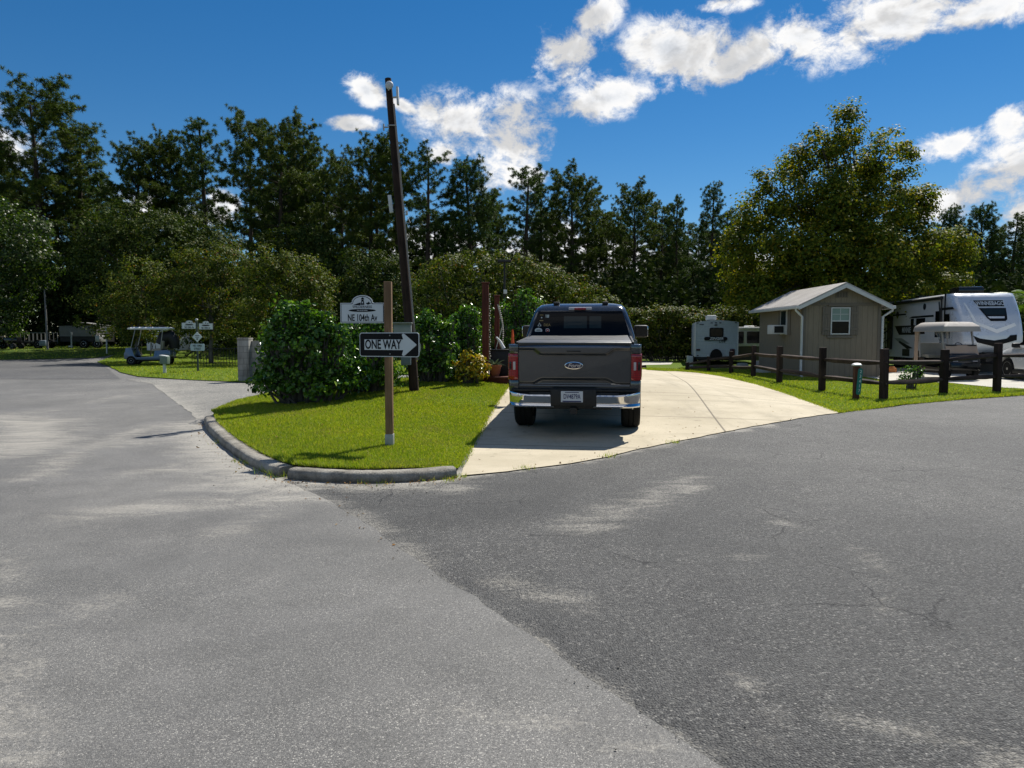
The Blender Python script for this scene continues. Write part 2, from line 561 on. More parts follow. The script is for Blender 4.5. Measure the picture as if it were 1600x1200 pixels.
# ------------------------------------------------------------------ ground materials
def asphalt(name, dark, light, agg, fine, wearname='sand', sand=(.46, .43, .37), pit=.5, bumpk=.5, sandk=.7, contrast=.8):
    t = NT(name)
    big = t.noise(.35, 5, .6)
    mid = t.noise(2.2, 5, .65)
    base = t.mix(t.mr(big, .3, .7), dark, light)
    base = t.mix(t.mr(mid, .35, .75, 0, .55), base, tuple(x * .72 for x in dark))
    # stones of the aggregate, each its own grey
    vc = t.n('ShaderNodeTexVoronoi', feature='F1')
    t.link(t.co(), vc.inputs['Vector'])
    vc.inputs['Scale'].default_value = agg
    sep = t.n('ShaderNodeSeparateColor')
    t.link(vc.outputs['Color'], sep.inputs[0])
    stone = t.ramp(sep.outputs[0], [(0, (.35, .35, .36)), (.25, (.75, .75, .75)), (.72, (1.0, 1.0, 1.0)), (.84, (1.4, 1.38, 1.34)), (.93, (2.3, 2.25, 2.15)), (1, (3.8, 3.7, 3.5))])
    patchy = t.mr(t.noise(1.1, 6, .65, t.mapping((.6, 1.3, 1), (0, 0, R(20)))), .32, .68, contrast * .45, min(1, contrast * 1.15))
    col = t.mix(patchy, base, stone, 'MULTIPLY')
    vf = t.n('ShaderNodeTexVoronoi', feature='F1')
    t.link(t.co(), vf.inputs['Vector'])
    vf.inputs['Scale'].default_value = fine
    sf = t.n('ShaderNodeSeparateColor')
    t.link(vf.outputs['Color'], sf.inputs[0])
    col = t.mix(.6, col, t.ramp(sf.outputs[1], [(0, (.25, .25, .26)), (.2, (.8, .8, .8)), (.75, (1.05, 1.05, 1.05)), (1, (1.7, 1.7, 1.65))]), 'MULTIPLY')
    mid2 = t.noise(agg * .3, 6, .8)
    col = t.mix(contrast * .9, col, t.ramp(mid2, [(.32, (.42, .42, .43)), (.47, (.92, .92, .92)), (.57, (1.12, 1.12, 1.1)), (.68, (2.0, 1.97, 1.9))]), 'MULTIPLY')
    wornm = t.mr(t.noise(.28, 4, .6, t.mapping((1, .45, 1), (0, 0, R(-25)))), .40, .66, 0, .5)
    col = t.mix(wornm, col, t.mix(1, col, (1.35, 1.33, 1.28), 'MULTIPLY'))
    # pits
    pm = t.mr(t.noise(agg * .55, 2, .5), .60, .68)
    col = t.mix(t.math('MULTIPLY', pm, pit), col, (.012, .012, .013))
    # cracks
    wob = t.n('ShaderNodeMix', data_type='VECTOR')
    wob.inputs[0].default_value = .16
    t.link(t.co(), wob.inputs[4])
    nw = t.n('ShaderNodeTexNoise')
    t.link(t.co(), nw.inputs['Vector'])
    nw.inputs['Scale'].default_value = 3.2
    nw.inputs['Detail'].default_value = 9
    nw.inputs['Roughness'].default_value = .65
    t.link(nw.outputs['Color'], wob.inputs[5])
    cd = t.voro(1.1, 'DISTANCE_TO_EDGE', wob.outputs[1])
    crack = t.math('MULTIPLY', t.mr(cd, .0015, .0085, 1, 0), t.mr(t.noise(.6, 4, .6), .50, .60))
    crack = t.math('MULTIPLY', crack, t.attr('cracks'))
    col = t.mix(crack, col, (.012, .012, .013))
    # sand lying in the texture
    w = t.attr(wearname)
    streak = t.noise(1.9, 8, .72, t.mapping((.7, 2.0, 1), (0, 0, R(-14))), .8)
    fineS = t.noise(38, 6, .75)
    sm = t.math('ADD', w, t.math('ADD', t.math('MULTIPLY', t.math('SUBTRACT', streak, .5), 2.4), t.math('MULTIPLY', t.math('SUBTRACT', fineS, .5), 2.4)))
    sm = t.math('MULTIPLY', t.mr(sm, .15, 1.25), t.mr(w, .02, .3))
    col = t.mix(t.math('MULTIPLY', sm, sandk), col, t.mix(fineS, sand, tuple(x * .72 for x in sand)))
    dk = t.attr('seal')
    col = t.mix(t.math('MULTIPLY', dk, .45), col, tuple(x * .45 for x in dark))
    h = t.math('ADD', t.math('MULTIPLY', vc.outputs['Distance'], -1.), t.math('MULTIPLY', t.noise(agg * 2, 3), .4))
    n1 = t.bump(h, bumpk, .006)
    n1 = t.bump(t.math('MULTIPLY', crack, -1.), .6, .01, n1)
    rough = t.mr(sep.outputs[2], 0, 1, .58, .9, False)
    return t.fin(col, rough, n1, spec=.45)

M = {}
M['road_l'] = asphalt('asphalt_smooth', (.116, .114, .110), (.164, .160, .154), 210, 400, pit=.5, bumpk=.4, contrast=.65)
M['road_r'] = asphalt('asphalt_coarse', (.045, .045, .045), (.080, .079, .077), 100, 215, pit=.95, bumpk=1.3, contrast=1.)
M['road_far'] = asphalt('asphalt_dark_far', (.078, .077, .077), (.10, .099, .098), 60, 120, pit=.3, bumpk=.3)
M['street'] = asphalt('asphalt_pale', (.165, .160, .148), (.215, .208, .19), 70, 150, pit=.3, bumpk=.3)

def concrete_mat(name, c0, c1, joints=None):
    t = NT(name)
    big = t.noise(.5, 6, .62)
    st = t.noise(1.4, 7, .7, t.mapping((.35, 1.6, 1), (0, 0, R(-8))), .6)
    col = t.mix(t.mr(big, .3, .72), c0, c1)
    col = t.mix(t.mr(st, .5, .78, 0, .65), col, tuple(x * .66 for x in c0))
    col = t.mix(.35, col, t.ramp(t.noise(60, 4, .7), [(.3, (.6, .6, .6)), (.7, (1.2, 1.2, 1.2))]), 'MULTIPLY')
    st2 = t.mr(t.noise(.8, 6, .7, t.mapping((1, 1, 1), loc=(5, 3, 0))), .5, .72, 0, .4)
    col = t.mix(st2, col, tuple(x * .6 for x in c0))
    tyre = t.mr(t.noise(1.0, 5, .6, t.mapping((2.6, .22, 1), (0, 0, R(8)))), .52, .75, 0, .35)
    col = t.mix(tyre, col, tuple(x * .5 for x in c0))
    spots = t.mr(t.noise(7, 3), .64, .72)
    col = t.mix(t.math('MULTIPLY', spots, .4), col, (.12, .10, .07))
    h = t.noise(90, 4)
    if joints:
        ang, spx, spy, ox, oy = joints
        x = t.xyz(t.mapping((1, 1, 1), (0, 0, ang), (0, 0, 0)))
        jm = None
        for ax, sp, o in ((0, spx, ox), (1, spy, oy)):
            q = t.math('ABSOLUTE', t.math('SUBTRACT', t.math('FRACT', t.math('DIVIDE', t.math('ADD', x[ax], o), sp)), .5))
            j = t.mr(t.math('MULTIPLY', q, sp), .010, .022, 1, 0)
            jm = j if jm is None else t.math('MAXIMUM', jm, j)
        col = t.mix(t.math('MULTIPLY', jm, .75), col, (.10, .085, .065))
        h = t.math('SUBTRACT', t.math('MULTIPLY', h, .25), jm)
    return t.fin(col, .85, t.bump(h, .4, .01), spec=.25)

M['concrete'] = concrete_mat('driveway_concrete', (.42, .365, .262), (.54, .475, .355), (R(9), 4.4, 3.0, .65, .9))
M['pad'] = concrete_mat('pad_concrete', (.42, .40, .35), (.52, .50, .44))
def kerb_mat():
    t = NT('kerb_concrete')
    nz = t.noise(3, 7, .7)
    z = t.xyz()[2]
    col = t.ramp(nz, [(.25, (.13, .12, .10)), (.45, (.27, .25, .215)), (.68, (.46, .435, .38))])
    fine = t.noise(70, 4, .7)
    col = t.mix(.5, col, t.ramp(fine, [(.35, (.45, .45, .45)), (.65, (1.25, 1.25, 1.25))]), 'MULTIPLY')
    grime = t.mr(t.math('ADD', t.xyz()[2], t.math('MULTIPLY', nz, .06)), .03, .10, .6, 0)
    col = t.mix(grime, col, (.055, .048, .036))
    return t.fin(col, .92, t.bump(t.math('ADD', fine, nz), .8, .02), spec=.15)
M['kerb'] = kerb_mat()
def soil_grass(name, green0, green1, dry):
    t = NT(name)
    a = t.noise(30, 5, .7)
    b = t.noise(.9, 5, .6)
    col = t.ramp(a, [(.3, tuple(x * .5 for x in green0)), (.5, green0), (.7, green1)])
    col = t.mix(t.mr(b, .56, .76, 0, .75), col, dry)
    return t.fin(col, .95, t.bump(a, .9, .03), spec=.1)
M['turf'] = soil_grass('turf', (.085, .135, .012), (.14, .20, .02), (.20, .16, .06))
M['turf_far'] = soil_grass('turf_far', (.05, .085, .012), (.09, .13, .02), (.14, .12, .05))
M['ground'] = soil_grass('woodland_ground', (.025, .03, .012), (.05, .05, .02), (.07, .055, .03))
M['blade'] = leaf_mat('grass_blade', [(0, (.11, .175, .012)), (.35, (.20, .285, .016)), (.75, (.28, .35, .024)), (.93, (.38, .39, .06)), (1, (.46, .37, .16))],
                      .55, .35, (1.5, 1.5, .6), spec=.25)
def dry_places(m):
    nt = m.node_tree
    t = NT.__new__(NT); t.m = m; t.t = nt; t._co = None
    b = nt.nodes['Principled BSDF']
    src = b.inputs['Base Color'].links[0].from_socket
    p = t.noise(1.3, 6, .65)
    q = t.noise(.5, 3)
    c = t.mix(t.mr(p, .50, .68, 0, .85), src, (.28, .215, .075))
    c = t.mix(t.mr(q, .38, .62, .35, 0), c, t.mix(1, src, (.55, .62, .6), 'MULTIPLY'))
    nt.links.new(c, b.inputs['Base Color'])
dry_places(M['blade'])

# ------------------------------------------------------------------ sheets of ground
def densify(pts, step, jit=0.):
    out = []
    n = len(pts)
    for i in range(n):
        a, b = Vector(pts[i][:2]), Vector(pts[(i + 1) % n][:2])
        L = (b - a).length
        k = max(1, int(L / step))
        for j in range(k):
            p = a.lerp(b, j / k)
            if jit and 0 < j: p += Vector((random.gauss(0, jit), random.gauss(0, jit)))
            out.append(p)
    return out

def inside(poly, x, y):
    """numpy even-odd test"""
    r = np.zeros(len(x), dtype=bool)
    n = len(poly)
    j = n - 1
    for i in range(n):
        xi, yi, xj, yj = poly[i][0], poly[i][1], poly[j][0], poly[j][1]
        if yi != yj:
            c = ((yi > y) != (yj > y)) & (x < (xj - xi) * (y - yi) / (yj - yi) + xi)
            r ^= c
        j = i
    return r

def sheet(name, pts, off, mat, step=(.12, .035), jit=0., edge=.5, hfun=None, kind='structure', attrs=None):
    """a surface with a given outline that follows the terrain"""
    bd = densify(pts, edge, jit)
    xs = [p.x for p in bd]; ys = [p.y for p in bd]
    x0, x1, y0, y1 = min(xs), max(xs), min(ys), max(ys)
    gp = []
    y = y0
    while y < y1:
        s = max(step[0], step[1] * abs(y))
        row = np.arange(x0, x1, s) + random.random() * s
        gp.append(np.stack([row + rng.uniform(-.2, .2, len(row)) * s, np.full(len(row), y) + rng.uniform(-.2, .2, len(row)) * s], 1))
        y += s
    gp = np.concatenate(gp)
    gp = gp[inside(bd, gp[:, 0], gp[:, 1])]
    nb = len(bd)
    co = [Vector((p.x, p.y)) for p in bd] + [Vector((a, b)) for a, b in gp]
    vs, es, fs, *_ = delaunay_2d_cdt(co, [], [list(range(nb))], 1, 1e-5)
    hf = hfun or (lambda x, y: off)
    V = [(v.x, v.y, G(v.x, v.y) + hf(v.x, v.y)) for v in vs]
    me = bpy.data.meshes.new(name)
    me.from_pydata(V, [], [tuple(f) for f in fs])
    me.update()
    if sum(p.normal.z for p in me.polygons) < 0:
        me.flip_normals()
    me.shade_smooth()
    for an, fn in (attrs or {}).items():
        A = me.attributes.new(an, 'FLOAT', 'POINT')
        arr = np.array([(v[0], v[1]) for v in V])
        A.data.foreach_set('value', np.asarray(fn(arr), dtype=np.float32))
    o = link(name, me, None, [mat])
    tag(o, kind=kind)
    return o

def seg_dist(P, a, b):
    a = np.array(a[:2]); b = np.array(b[:2])
    d = b - a
    t = np.clip(((P - a) @ d) / max(1e-9, d @ d), 0, 1)
    return np.linalg.norm(P - (a + t[:, None] * d), axis=1)

def streaks(L):
    S = []
    for (pts, w, s) in L:
        q = [at(*p) for p in pts]
        for a, b in zip(q[:-1], q[1:]): S.append((a, b, w, s))
    def f(P):
        r = np.zeros(len(P))
        for a, b, w, s in S:
            d = seg_dist(P, a, b)
            r = np.maximum(r, s * np.clip(1.25 - d / w, 0, 1))
        return r
    return f

# outline of the kerb where it meets the road, from the far left end to the driveway
KERB_PX = [(319, 660), (323, 672), (340, 690), (365, 711), (397, 731), (436, 746), (490, 752), (560, 755), (640, 753), (712, 747)]
def smooth_path(P, k=8):
    out = []
    n = len(P)
    for i in range(n - 1):
        p0, p1, p2, p3 = P[max(0, i - 1)], P[i], P[i + 1], P[min(n - 1, i + 2)]
        for j in range(k):
            t = j / k
            out.append(.5 * ((2 * p1) + (p2 - p0) * t + (2 * p0 - 5 * p1 + 4 * p2 - p3) * t * t + (3 * p1 - p0 - 3 * p2 + p3) * t ** 3))
    out.append(P[-1])
    return out
KERB = smooth_path([at(*p).to_2d() for p in KERB_PX])
def offset_path(P, d):
    o = []
    for i, p in enumerate(P):
        t = (P[min(i + 1, len(P) - 1)] - P[max(i - 1, 0)]).normalized()
        o.append(p + Vector((-t.y, t.x)) * d)
    return o

# left road, the big smooth sheet
sand_l = streaks([
    (KERB_PX, .75, 1.0), ([(436, 760), (600, 775), (760, 762)], .5, .8), ([(150, 800), (470, 775), (700, 772)], .42, .62),
    ([(-40, 652), (60, 660), (50, 690), (20, 705)], .9, .8), ([(60, 745), (130, 700), (250, 664)], .35, .62), ([(130, 700), (330, 676)], .4, .6),
    ([(55, 646), (160, 624), (240, 612)], .25, .6), ([(250, 690), (420, 700)], .3, .5), ([(200, 740), (430, 722)], .3, .55), ([(280, 760), (420, 748)], .25, .6),
    ([(0, 1000), (160, 940)], .25, .35), ([(700, 1100), (1000, 1150)], .2, .35), ([(430, 800), (340, 835)], .3, .4), ([(0, 880), (0, 1200)], .25, .4)])
tracks = streaks([([(0, 820), (420, 820), (800, 900)], .5, .4), ([(300, 1000), (700, 1000)], .4, .3)])
SEAM = [(440, 750), (500, 776), (560, 810), (605, 843), (660, 880), (720, 920), (800, 975), (880, 1030), (960, 1085), (1050, 1145), (1130, 1200), (1300, 1330)]
seamw = [at(*p).to_2d() for p in SEAM]
seam_end = seamw[-1] + (seamw[-1] - seamw[-2]).normalized() * 6
sheet('road', [(-75, -4), (5, -4), (5, 12), (1, 25), (-6, 26), (-6, 60), (-75, 60)], 0, M['road_l'], attrs={'sand': sand_l, 'seal': tracks, 'cracks': lambda P: np.full(len(P), .15)})
# right road lies over it
TOP_R = [(1700, 611), (1600, 618), (1500, 625), (1400, 634), (1310, 646), (1200, 663), (1120, 678), (1050, 692), (1000, 702), (950, 715), (910, 722), (870, 728), (820, 734), (720, 746), (700, 752), (640, 756), (560, 758), (490, 757)]
topw = [at(*p).to_2d() for p in TOP_R]
sand_r = streaks([(SEAM, .05, .55), (SEAM[:5], .22, .5), (TOP_R[5:16], .07, .9), ([(900, 825), (1000, 785), (1095, 750)], .36, .5), ([(1150, 795), (1225, 793)], .12, .6), ([(1215, 812), (1265, 826)], .1, .8),
                  ([(1010, 775), (1120, 760)], .12, .7), ([(1500, 1175), (1620, 1195)], .10, .9), ([(1330, 1120), (1480, 1150)], .16, .4), ([(780, 910), (900, 945)], .18, .55), ([(1330, 850), (1390, 900), (1380, 960)], .12, .3),
                  ([(1150, 1050), (1200, 1100), (1180, 1180)], .08, .4), ([(1140, 870), (1180, 868)], .08, .5), ([(480, 757), (712, 762)], .35, .8)])
seal_r = streaks([([(630, 815), (760, 808), (880, 765), (960, 730)], .25, 1.0), ([(760, 780), (850, 755)], .45, .8), ([(1560, 740), (1620, 700)], .12, 1.)])
seamn = np.array([tuple(p) for p in seamw] + [tuple(seam_end)])
def road_h(x, y):
    P = np.array([[x, y]])
    d = min(seg_dist(P, seamn[i], seamn[i + 1])[0] for i in range(len(seamn) - 1))
    return .0004 + .003 * sstep(.02, .25, d)
sheet('road_surface', [tuple(p) for p in seamw] + [tuple(seam_end), (60, -4), (60, at(1700, 611).y + 1.5)] + [tuple(p) for p in topw], .002, M['road_r'], jit=.012, edge=.14, hfun=road_h,
      attrs={'sand': sand_r, 'seal': seal_r, 'cracks': lambda P: np.full(len(P), 1.)})
# pale side street behind the lawn, and the darker patch of the far road
P_ = lambda L: [tuple(at(*p).to_2d()) for p in L]
sheet('side_street', P_([(196, 593), (236, 600), (262, 618), (285, 635), (300, 650), (312, 664), (330, 664), (420, 640), (560, 622), (700, 612), (700, 590), (560, 590), (420, 594)]), .006, M['street'], jit=.03, edge=.3,
      attrs={'sand': streaks([([(236, 602), (280, 640), (312, 660)], .35, .8)]), 'seal': lambda P: np.zeros(len(P)), 'cracks': lambda P: np.full(len(P), .8)})
sheet('far_road', P_([(-900, 594), (188, 592.5), (160, 569), (100, 562), (-900, 559)]), .006, M['road_far'], (.5, .06), edge=1,
      attrs={'sand': lambda P: np.zeros(len(P)), 'seal': lambda P: np.zeros(len(P)), 'cracks': lambda P: np.zeros(len(P))})
# driveway slab
DRIVE = P_([(720, 745), (760, 741.5), (820, 734.5), (870, 728.5), (910, 722.5), (950, 715.5), (1000, 702.5), (1050, 692.5), (1120, 678.5), (1200, 663.5), (1312, 646), (1250, 624), (1185, 602), (1130, 589), (1090, 583), (1055, 580.5), (1000, 578), (900, 577), (806, 592), (790, 612), (764, 652), (738, 700)])
drive = sheet('driveway', DRIVE, .016, M['concrete'], (.3, .03), edge=.2, jit=.010)
# kerb
def sweep(name, P, prof, mat):
    mb = MB()
    rings = []
    for i, p in enumerate(P):
        t = (P[min(i + 1, len(P) - 1)] - P[max(i - 1, 0)]).normalized()
        nrm = Vector((-t.y, t.x))
        w = random.gauss(0, .004)
        rings.append([(p.x + nrm.x * (a + w), p.y + nrm.y * (a + w), G(p.x, p.y) + b + (random.gauss(0, .002) if b > .05 else 0)) for a, b in prof])
    mb.loft(rings)
    o = mb.build(name, mat, None, 40)
    return tag(o, kind='structure')
KPROF = [(0, -.04), (.0, .055), (.014, .092), (.038, .110), (.12, .115), (.18, .105), (.195, -.04)]
def dense2(P, step):
    out = []
    for a, b in zip(P[:-1], P[1:]):
        k = max(1, int((b - a).length / step))
        out += [a.lerp(b, i / k) for i in range(k)]
    return out + [P[-1]]
KD = dense2(KERB, .08)
cut = min(range(len(KD)), key=lambda i: (KD[i] - at(440, 747).to_2d()).length)
sweep('kerb', KD[:cut], KPROF, M['kerb'])
sweep('kerb', [p + Vector((.012, -.008)) for p in KD[cut + 1:]], KPROF, M['kerb'])
# lawn inside the kerb
inner = offset_path(KERB, .19)
dl = [Vector(p) for p in P_([(716, 735), (738, 697), (764, 650), (789, 611), (800, 598)])]
LAWN = [tuple(p) for p in inner] + [tuple(p) for p in dl] + P_([(770, 594), (700, 597), (640, 598), (560, 606), (420, 622), (370, 634), (330, 652)])
dln = np.array([tuple(p) for p in dl])
def lawn_h(x, y):
    P = np.array([[x, y]])
    d = min(seg_dist(P, dln[i], dln[i + 1])[0] for i in range(len(dln) - 1))
    return .03 + .085 * sstep(0, .7, d)
lawn = sheet('lawn', LAWN, 0, M['turf'], (.2, .03), edge=.2, hfun=lawn_h)
# lawn in front of the shed
RLAWN = P_([(1310, 645), (1340, 641.5), (1420, 632), (1500, 624.5), (1600, 617.5), (1800, 603), (2000, 590)]) + [(60, 36), (40, 48), (8, 48)] + P_([(1010, 572), (1010, 579), (1055, 580), (1090, 582.5), (1130, 588.5), (1185, 601.5), (1250, 623.5)])
rlawn = sheet('lawn', RLAWN, .022, M['turf'], (.3, .04), edge=.3, jit=.01)
LLAWN = P_([(152, 566), (168, 572), (190, 583), (215, 589), (290, 594), (372, 598), (440, 600), (470, 596), (700, 588)]) + [(0, 40), (-5, 60), (-30, 60)]
llawn = sheet('lawn', LLAWN, .03, M['turf'], (.4, .04), edge=.4, jit=.02)
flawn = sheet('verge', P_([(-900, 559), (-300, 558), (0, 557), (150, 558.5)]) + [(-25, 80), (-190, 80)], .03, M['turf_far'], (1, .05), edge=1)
pad = sheet('concrete_pad', P_([(1388, 596), (1430, 598), (1480, 599), (1545, 606), (1600, 609), (1720, 600)]) + [(32, 34), (14.2, 34)], .034, M['pad'], (.5, .05), edge=.5)
lane = sheet('path', P_([(960, 575), (1010, 571), (1048, 570.2), (1052, 566.5), (1000, 565.5), (900, 566)]), .03, M['pad'], (.5, .05), edge=.5)
# terrain to the horizon
gp = [(-1500, -300), (1500, -300), (1500, 2500), (-1500, 2500)]
def terrain():
    xs = [-1500, -400, -100] + list(np.arange(-40, 60, 1.0)) + [100, 400, 1500]
    ys = [-300, -60, -10] + list(np.arange(-4, 60, 1.0)) + [100, 300, 900, 2500]
    nx = len(xs)
    V = [(x, y, G(x, y) - .07) for y in ys for x in xs]
    F = [(j * nx + i, j * nx + i + 1, (j + 1) * nx + i + 1, (j + 1) * nx + i) for j in range(len(ys) - 1) for i in range(nx - 1)]
    me = bpy.data.meshes.new('ground')
    me.from_pydata(V, [], F)
    me.shade_smooth()
    tag(link('ground', me, None, [M['ground']]), kind='structure')
terrain()

# ------------------------------------------------------------------ grass blades, pebbles
def surf_points(o, n, keep=None):
    me = o.data
    me.calc_loop_triangles()
    k = len(me.loop_triangles)
    tri = np.empty(k * 3, dtype=np.int32); me.loop_triangles.foreach_get('vertices', tri); tri = tri.reshape(-1, 3)
    co = np.empty(len(me.vertices) * 3, dtype=np.float32); me.vertices.foreach_get('co', co); co = co.reshape(-1, 3)
    A, B, C = co[tri[:, 0]], co[tri[:, 1]], co[tri[:, 2]]
    ar = np.linalg.norm(np.cross(B - A, C - A), axis=1)
    D = np.maximum(4, (A[:, 1] + B[:, 1] + C[:, 1]) / 3)
    w = ar / D ** 1.0
    if keep is not None: w = w * keep((A + B + C) / 3)
    i = rng.choice(k, n, p=w / w.sum())
    r1 = np.sqrt(rng.random((n, 1))); r2 = rng.random((n, 1))
    return A[i] * (1 - r1) + B[i] * r1 * (1 - r2) + C[i] * r1 * r2

def _unused(): pass
def blades(name, P, h, w, mat):
    n = len(P)
    a = rng.uniform(0, 2 * PI, n)
    side = np.stack([np.cos(a), np.sin(a), np.zeros(n)], 1)
    lean = rng.normal(0, .55, (n, 3)); lean[:, 2] = 1
    lean = unit(lean)
    dist = np.maximum(6, P[:, 1:2])
    patch = .75 + .5 * (np.sin(P[:, :1] * 1.7 + np.sin(P[:, 1:2] * 1.3)) * .5 + .5)
    hh = h * rng.uniform(.5, 1.3, (n, 1)) * patch
    ww = w * rng.uniform(.7, 1.3, (n, 1)) * (dist / 9) ** .8
    V = np.stack([P - side * ww * .5, P + side * ww * .5, P + lean * hh], 1).reshape(-1, 3)
    o = link(name, rawmesh(name, V, np.full(n, 3), np.arange(3 * n)), None, [mat])
    return tag(o, kind='stuff')
def worn(C):
    """thin brownish places in the lawn"""
    b = at(735, 632)
    d = np.hypot((C[:, 0] - b.x) / 1.6, (C[:, 1] - b.y) / .8)
    return np.clip(.35 + d * .6, .35, 1)
blades('grass', surf_points(lawn, 240000, worn), .036, .009, M['blade'])
PADW = [tuple(v) for v in P_([(1388, 596), (1430, 598), (1480, 599), (1545, 606), (1600, 609), (1720, 600)])] + [(32, 34), (14.2, 34)]
def off_pad(P): return P[~inside(PADW, P[:, 0], P[:, 1])]
blades('grass', off_pad(surf_points(rlawn, 150000, lambda C: ((C[:, 1] < 34) & (C[:, 0] < 26)).astype(float))), .038, .009, M['blade'])
blades('grass', surf_points(llawn, 45000, lambda C: (C[:, 1] < 45).astype(float)), .06, .009, M['blade'])
blades('grass', surf_points(flawn, 15000, lambda C: ((C[:, 1] < 72) & (C[:, 0] > -70)).astype(float)), .08, .012, M['blade'])
def along(P2, n, spread, z):
    L = np.array([tuple(p) for p in P2])
    i = rng.integers(0, len(L) - 1, n)
    t = rng.random((n, 1))
    Q = L[i] * (1 - t) + L[i + 1] * t + rng.normal(0, spread, (n, 2))
    return np.array([(q[0], q[1], G(q[0], q[1]) + z) for q in Q])
def tufts(P2, spots, n, spread):
    L = np.array([tuple(p) for p in P2])
    out = []
    for s in spots:
        c = L[int(s * (len(L) - 1))]
        out.append(c + rng.normal(0, spread, (n, 2)))
    Q = np.concatenate(out)
    return np.array([(q[0], q[1], G(q[0], q[1]) + .005) for q in Q])
blades('grass', np.concatenate([tufts(KD, [.28, .47, .50, .565, .60, .62, .83, .86, .95, .985, 1.], 40, .06), tufts(topw[::-1], [.2, .255, .34, .5, .62], 50, .05)]), .07, .007, M['blade'])
# blades leaning over the kerb and the driveway edge
edge_pts = np.concatenate([along(inner, 5000, .015, .12), along(dl, 2500, .03, .03), along([Vector(p[:2]) for p in DRIVE[10:17]], 5000, .04, .02), along(topw[:5], 5000, .04, .02)])
blades('grass', edge_pts, .055, .009, M['blade'])
def gravel():
    pts = np.concatenate([along(seamw, 60, .12, .005), along(KERB, 300, .2, .004) + np.array([0, -.1, 0]), along([at(440, 756).to_2d(), at(760, 762).to_2d()], 260, .2, .008),
                          np.array([(x, y, G(x, y) + .007) for x, y in zip(rng.uniform(-5, 7, 70), rng.uniform(2.2, 9, 70))])])
    mb = MB()
    for p in pts:
        r = random.uniform(.002, .005) * (1 + .8 * (random.random() < .06))
        mb.sphere(p + np.array([0, 0, r * .3]), r, 5, random.uniform(.8, 1.4), random.uniform(.7, 1.2), .7, .15)
    o = mb.build('gravel', simple('pebble', (.24, .22, .19), .9, var=.5, nscale=20), None, fix=False)
    tag(o, kind='stuff')
gravel()

def litter():
    """fallen leaves on the lawn, in the gutter and on the slab"""
    Q = np.concatenate([along(KERB, 200, .10, .012) + np.array([0, -.1, 0]), surf_points(lawn, 110) + np.array([0, 0, .035]), surf_points(drive, 70, lambda C: (C[:, 1] < 16).astype(float)) + np.array([0, 0, .006]), along(topw, 90, .05, .02), along(seamw[:5], 22, .12, .006)])
    N = rng.normal(0, .25, (len(Q), 3)) + np.array([0, 0, 1])
    o = link('leaf_litter', leaf_mesh('leaf_litter', Q, N, .032, .5, LEAF4), None, [leaf_mat('dead_leaf', [(0, (.10, .05, .02)), (.6, (.20, .11, .04)), (1, (.30, .20, .08))], .8, .1, spec=.1)])
    tag(o, kind='stuff')
litter()
# ------------------------------------------------------------------ materials of plants
M['bark'] = wood('bark_pine', (.035, .027, .020), (.13, .095, .07), .9, 2, .25)
M['bark_grey'] = wood('bark_grey', (.05, .045, .038), (.19, .175, .15), .9, 2, .25)
M['needle'] = leaf_mat('pine_needles', [(0, (.024, .052, .016)), (.5, (.048, .086, .022)), (.85, (.072, .115, .027)), (1, (.105, .115, .03))], 0.55, .22, (1.4, 1.5, .6), spec=0.15)
M['needle_warm'] = leaf_mat('pine_needles_warm', [(0, (.028, .055, .013)), (.5, (.058, .096, .018)), (.85, (.090, .124, .022)), (1, (.12, .12, .027))], 0.55, .25, (1.4, 1.4, .6), spec=0.15)
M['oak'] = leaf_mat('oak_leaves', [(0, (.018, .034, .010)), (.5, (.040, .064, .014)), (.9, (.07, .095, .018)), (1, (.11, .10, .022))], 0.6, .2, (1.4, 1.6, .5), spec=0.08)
M['bright_leaf'] = leaf_mat('bright_leaves', [(0, (.014, .032, .007)), (.5, (.032, .062, .011)), (.9, (.058, .094, .016)), (1, (.11, .115, .02))], 0.45, .35, (1.5, 1.7, .5), spec=0.3)
M['hedge'] = leaf_mat('hedge_leaves', [(0, (.026, .046, .010)), (.45, (.064, .092, .016)), (.85, (.11, .135, .024)), (.95, (.16, .15, .03)), (1, (.22, .09, .035))], 0.55, .3, (1.4, 1.5, .5), spec=0.1)
M['sycamore'] = leaf_mat('sycamore_leaves', [(0, (.040, .072, .010)), (.4, (.082, .125, .014)), (.75, (.15, .180, .019)), (.93, (.23, .22, .022)), (1, (.29, .22, .028))], 0.55, .46, (1.5, 1.35, .4), spec=0.12)
M['laurel'] = leaf_mat('laurel_leaves', [(0, (.028, .074, .011)), (.5, (.058, .138, .018)), (.85, (.10, .195, .026)), (1, (.18, .28, .038))], .26, .28, (1.4, 1.6, .4), spec=.36)
M['croton'] = leaf_mat('croton_leaves', [(0, (.06, .12, .01)), (.3, (.26, .25, .015)), (.75, (.52, .40, .02)), (1, (.50, .24, .02))], .35, .3, (1.3, 1.2, .5), spec=.45)
M['palm'] = leaf_mat('palm_leaves', [(0, (.05, .10, .02)), (.5, (.09, .16, .03)), (1, (.14, .21, .05))], .45, .35, (1.4, 1.5, .5), spec=.4)
M['under'] = leaf_mat('shaded_understory_leaves', [(0, (.008, .016, .006)), (.6, (.016, .028, .009)), (1, (.035, .045, .012))], 0.9, .12, (1.3, 1.5, .5), spec=0.03)  # leaf tones near black: deep shade under the canopy put into the colour

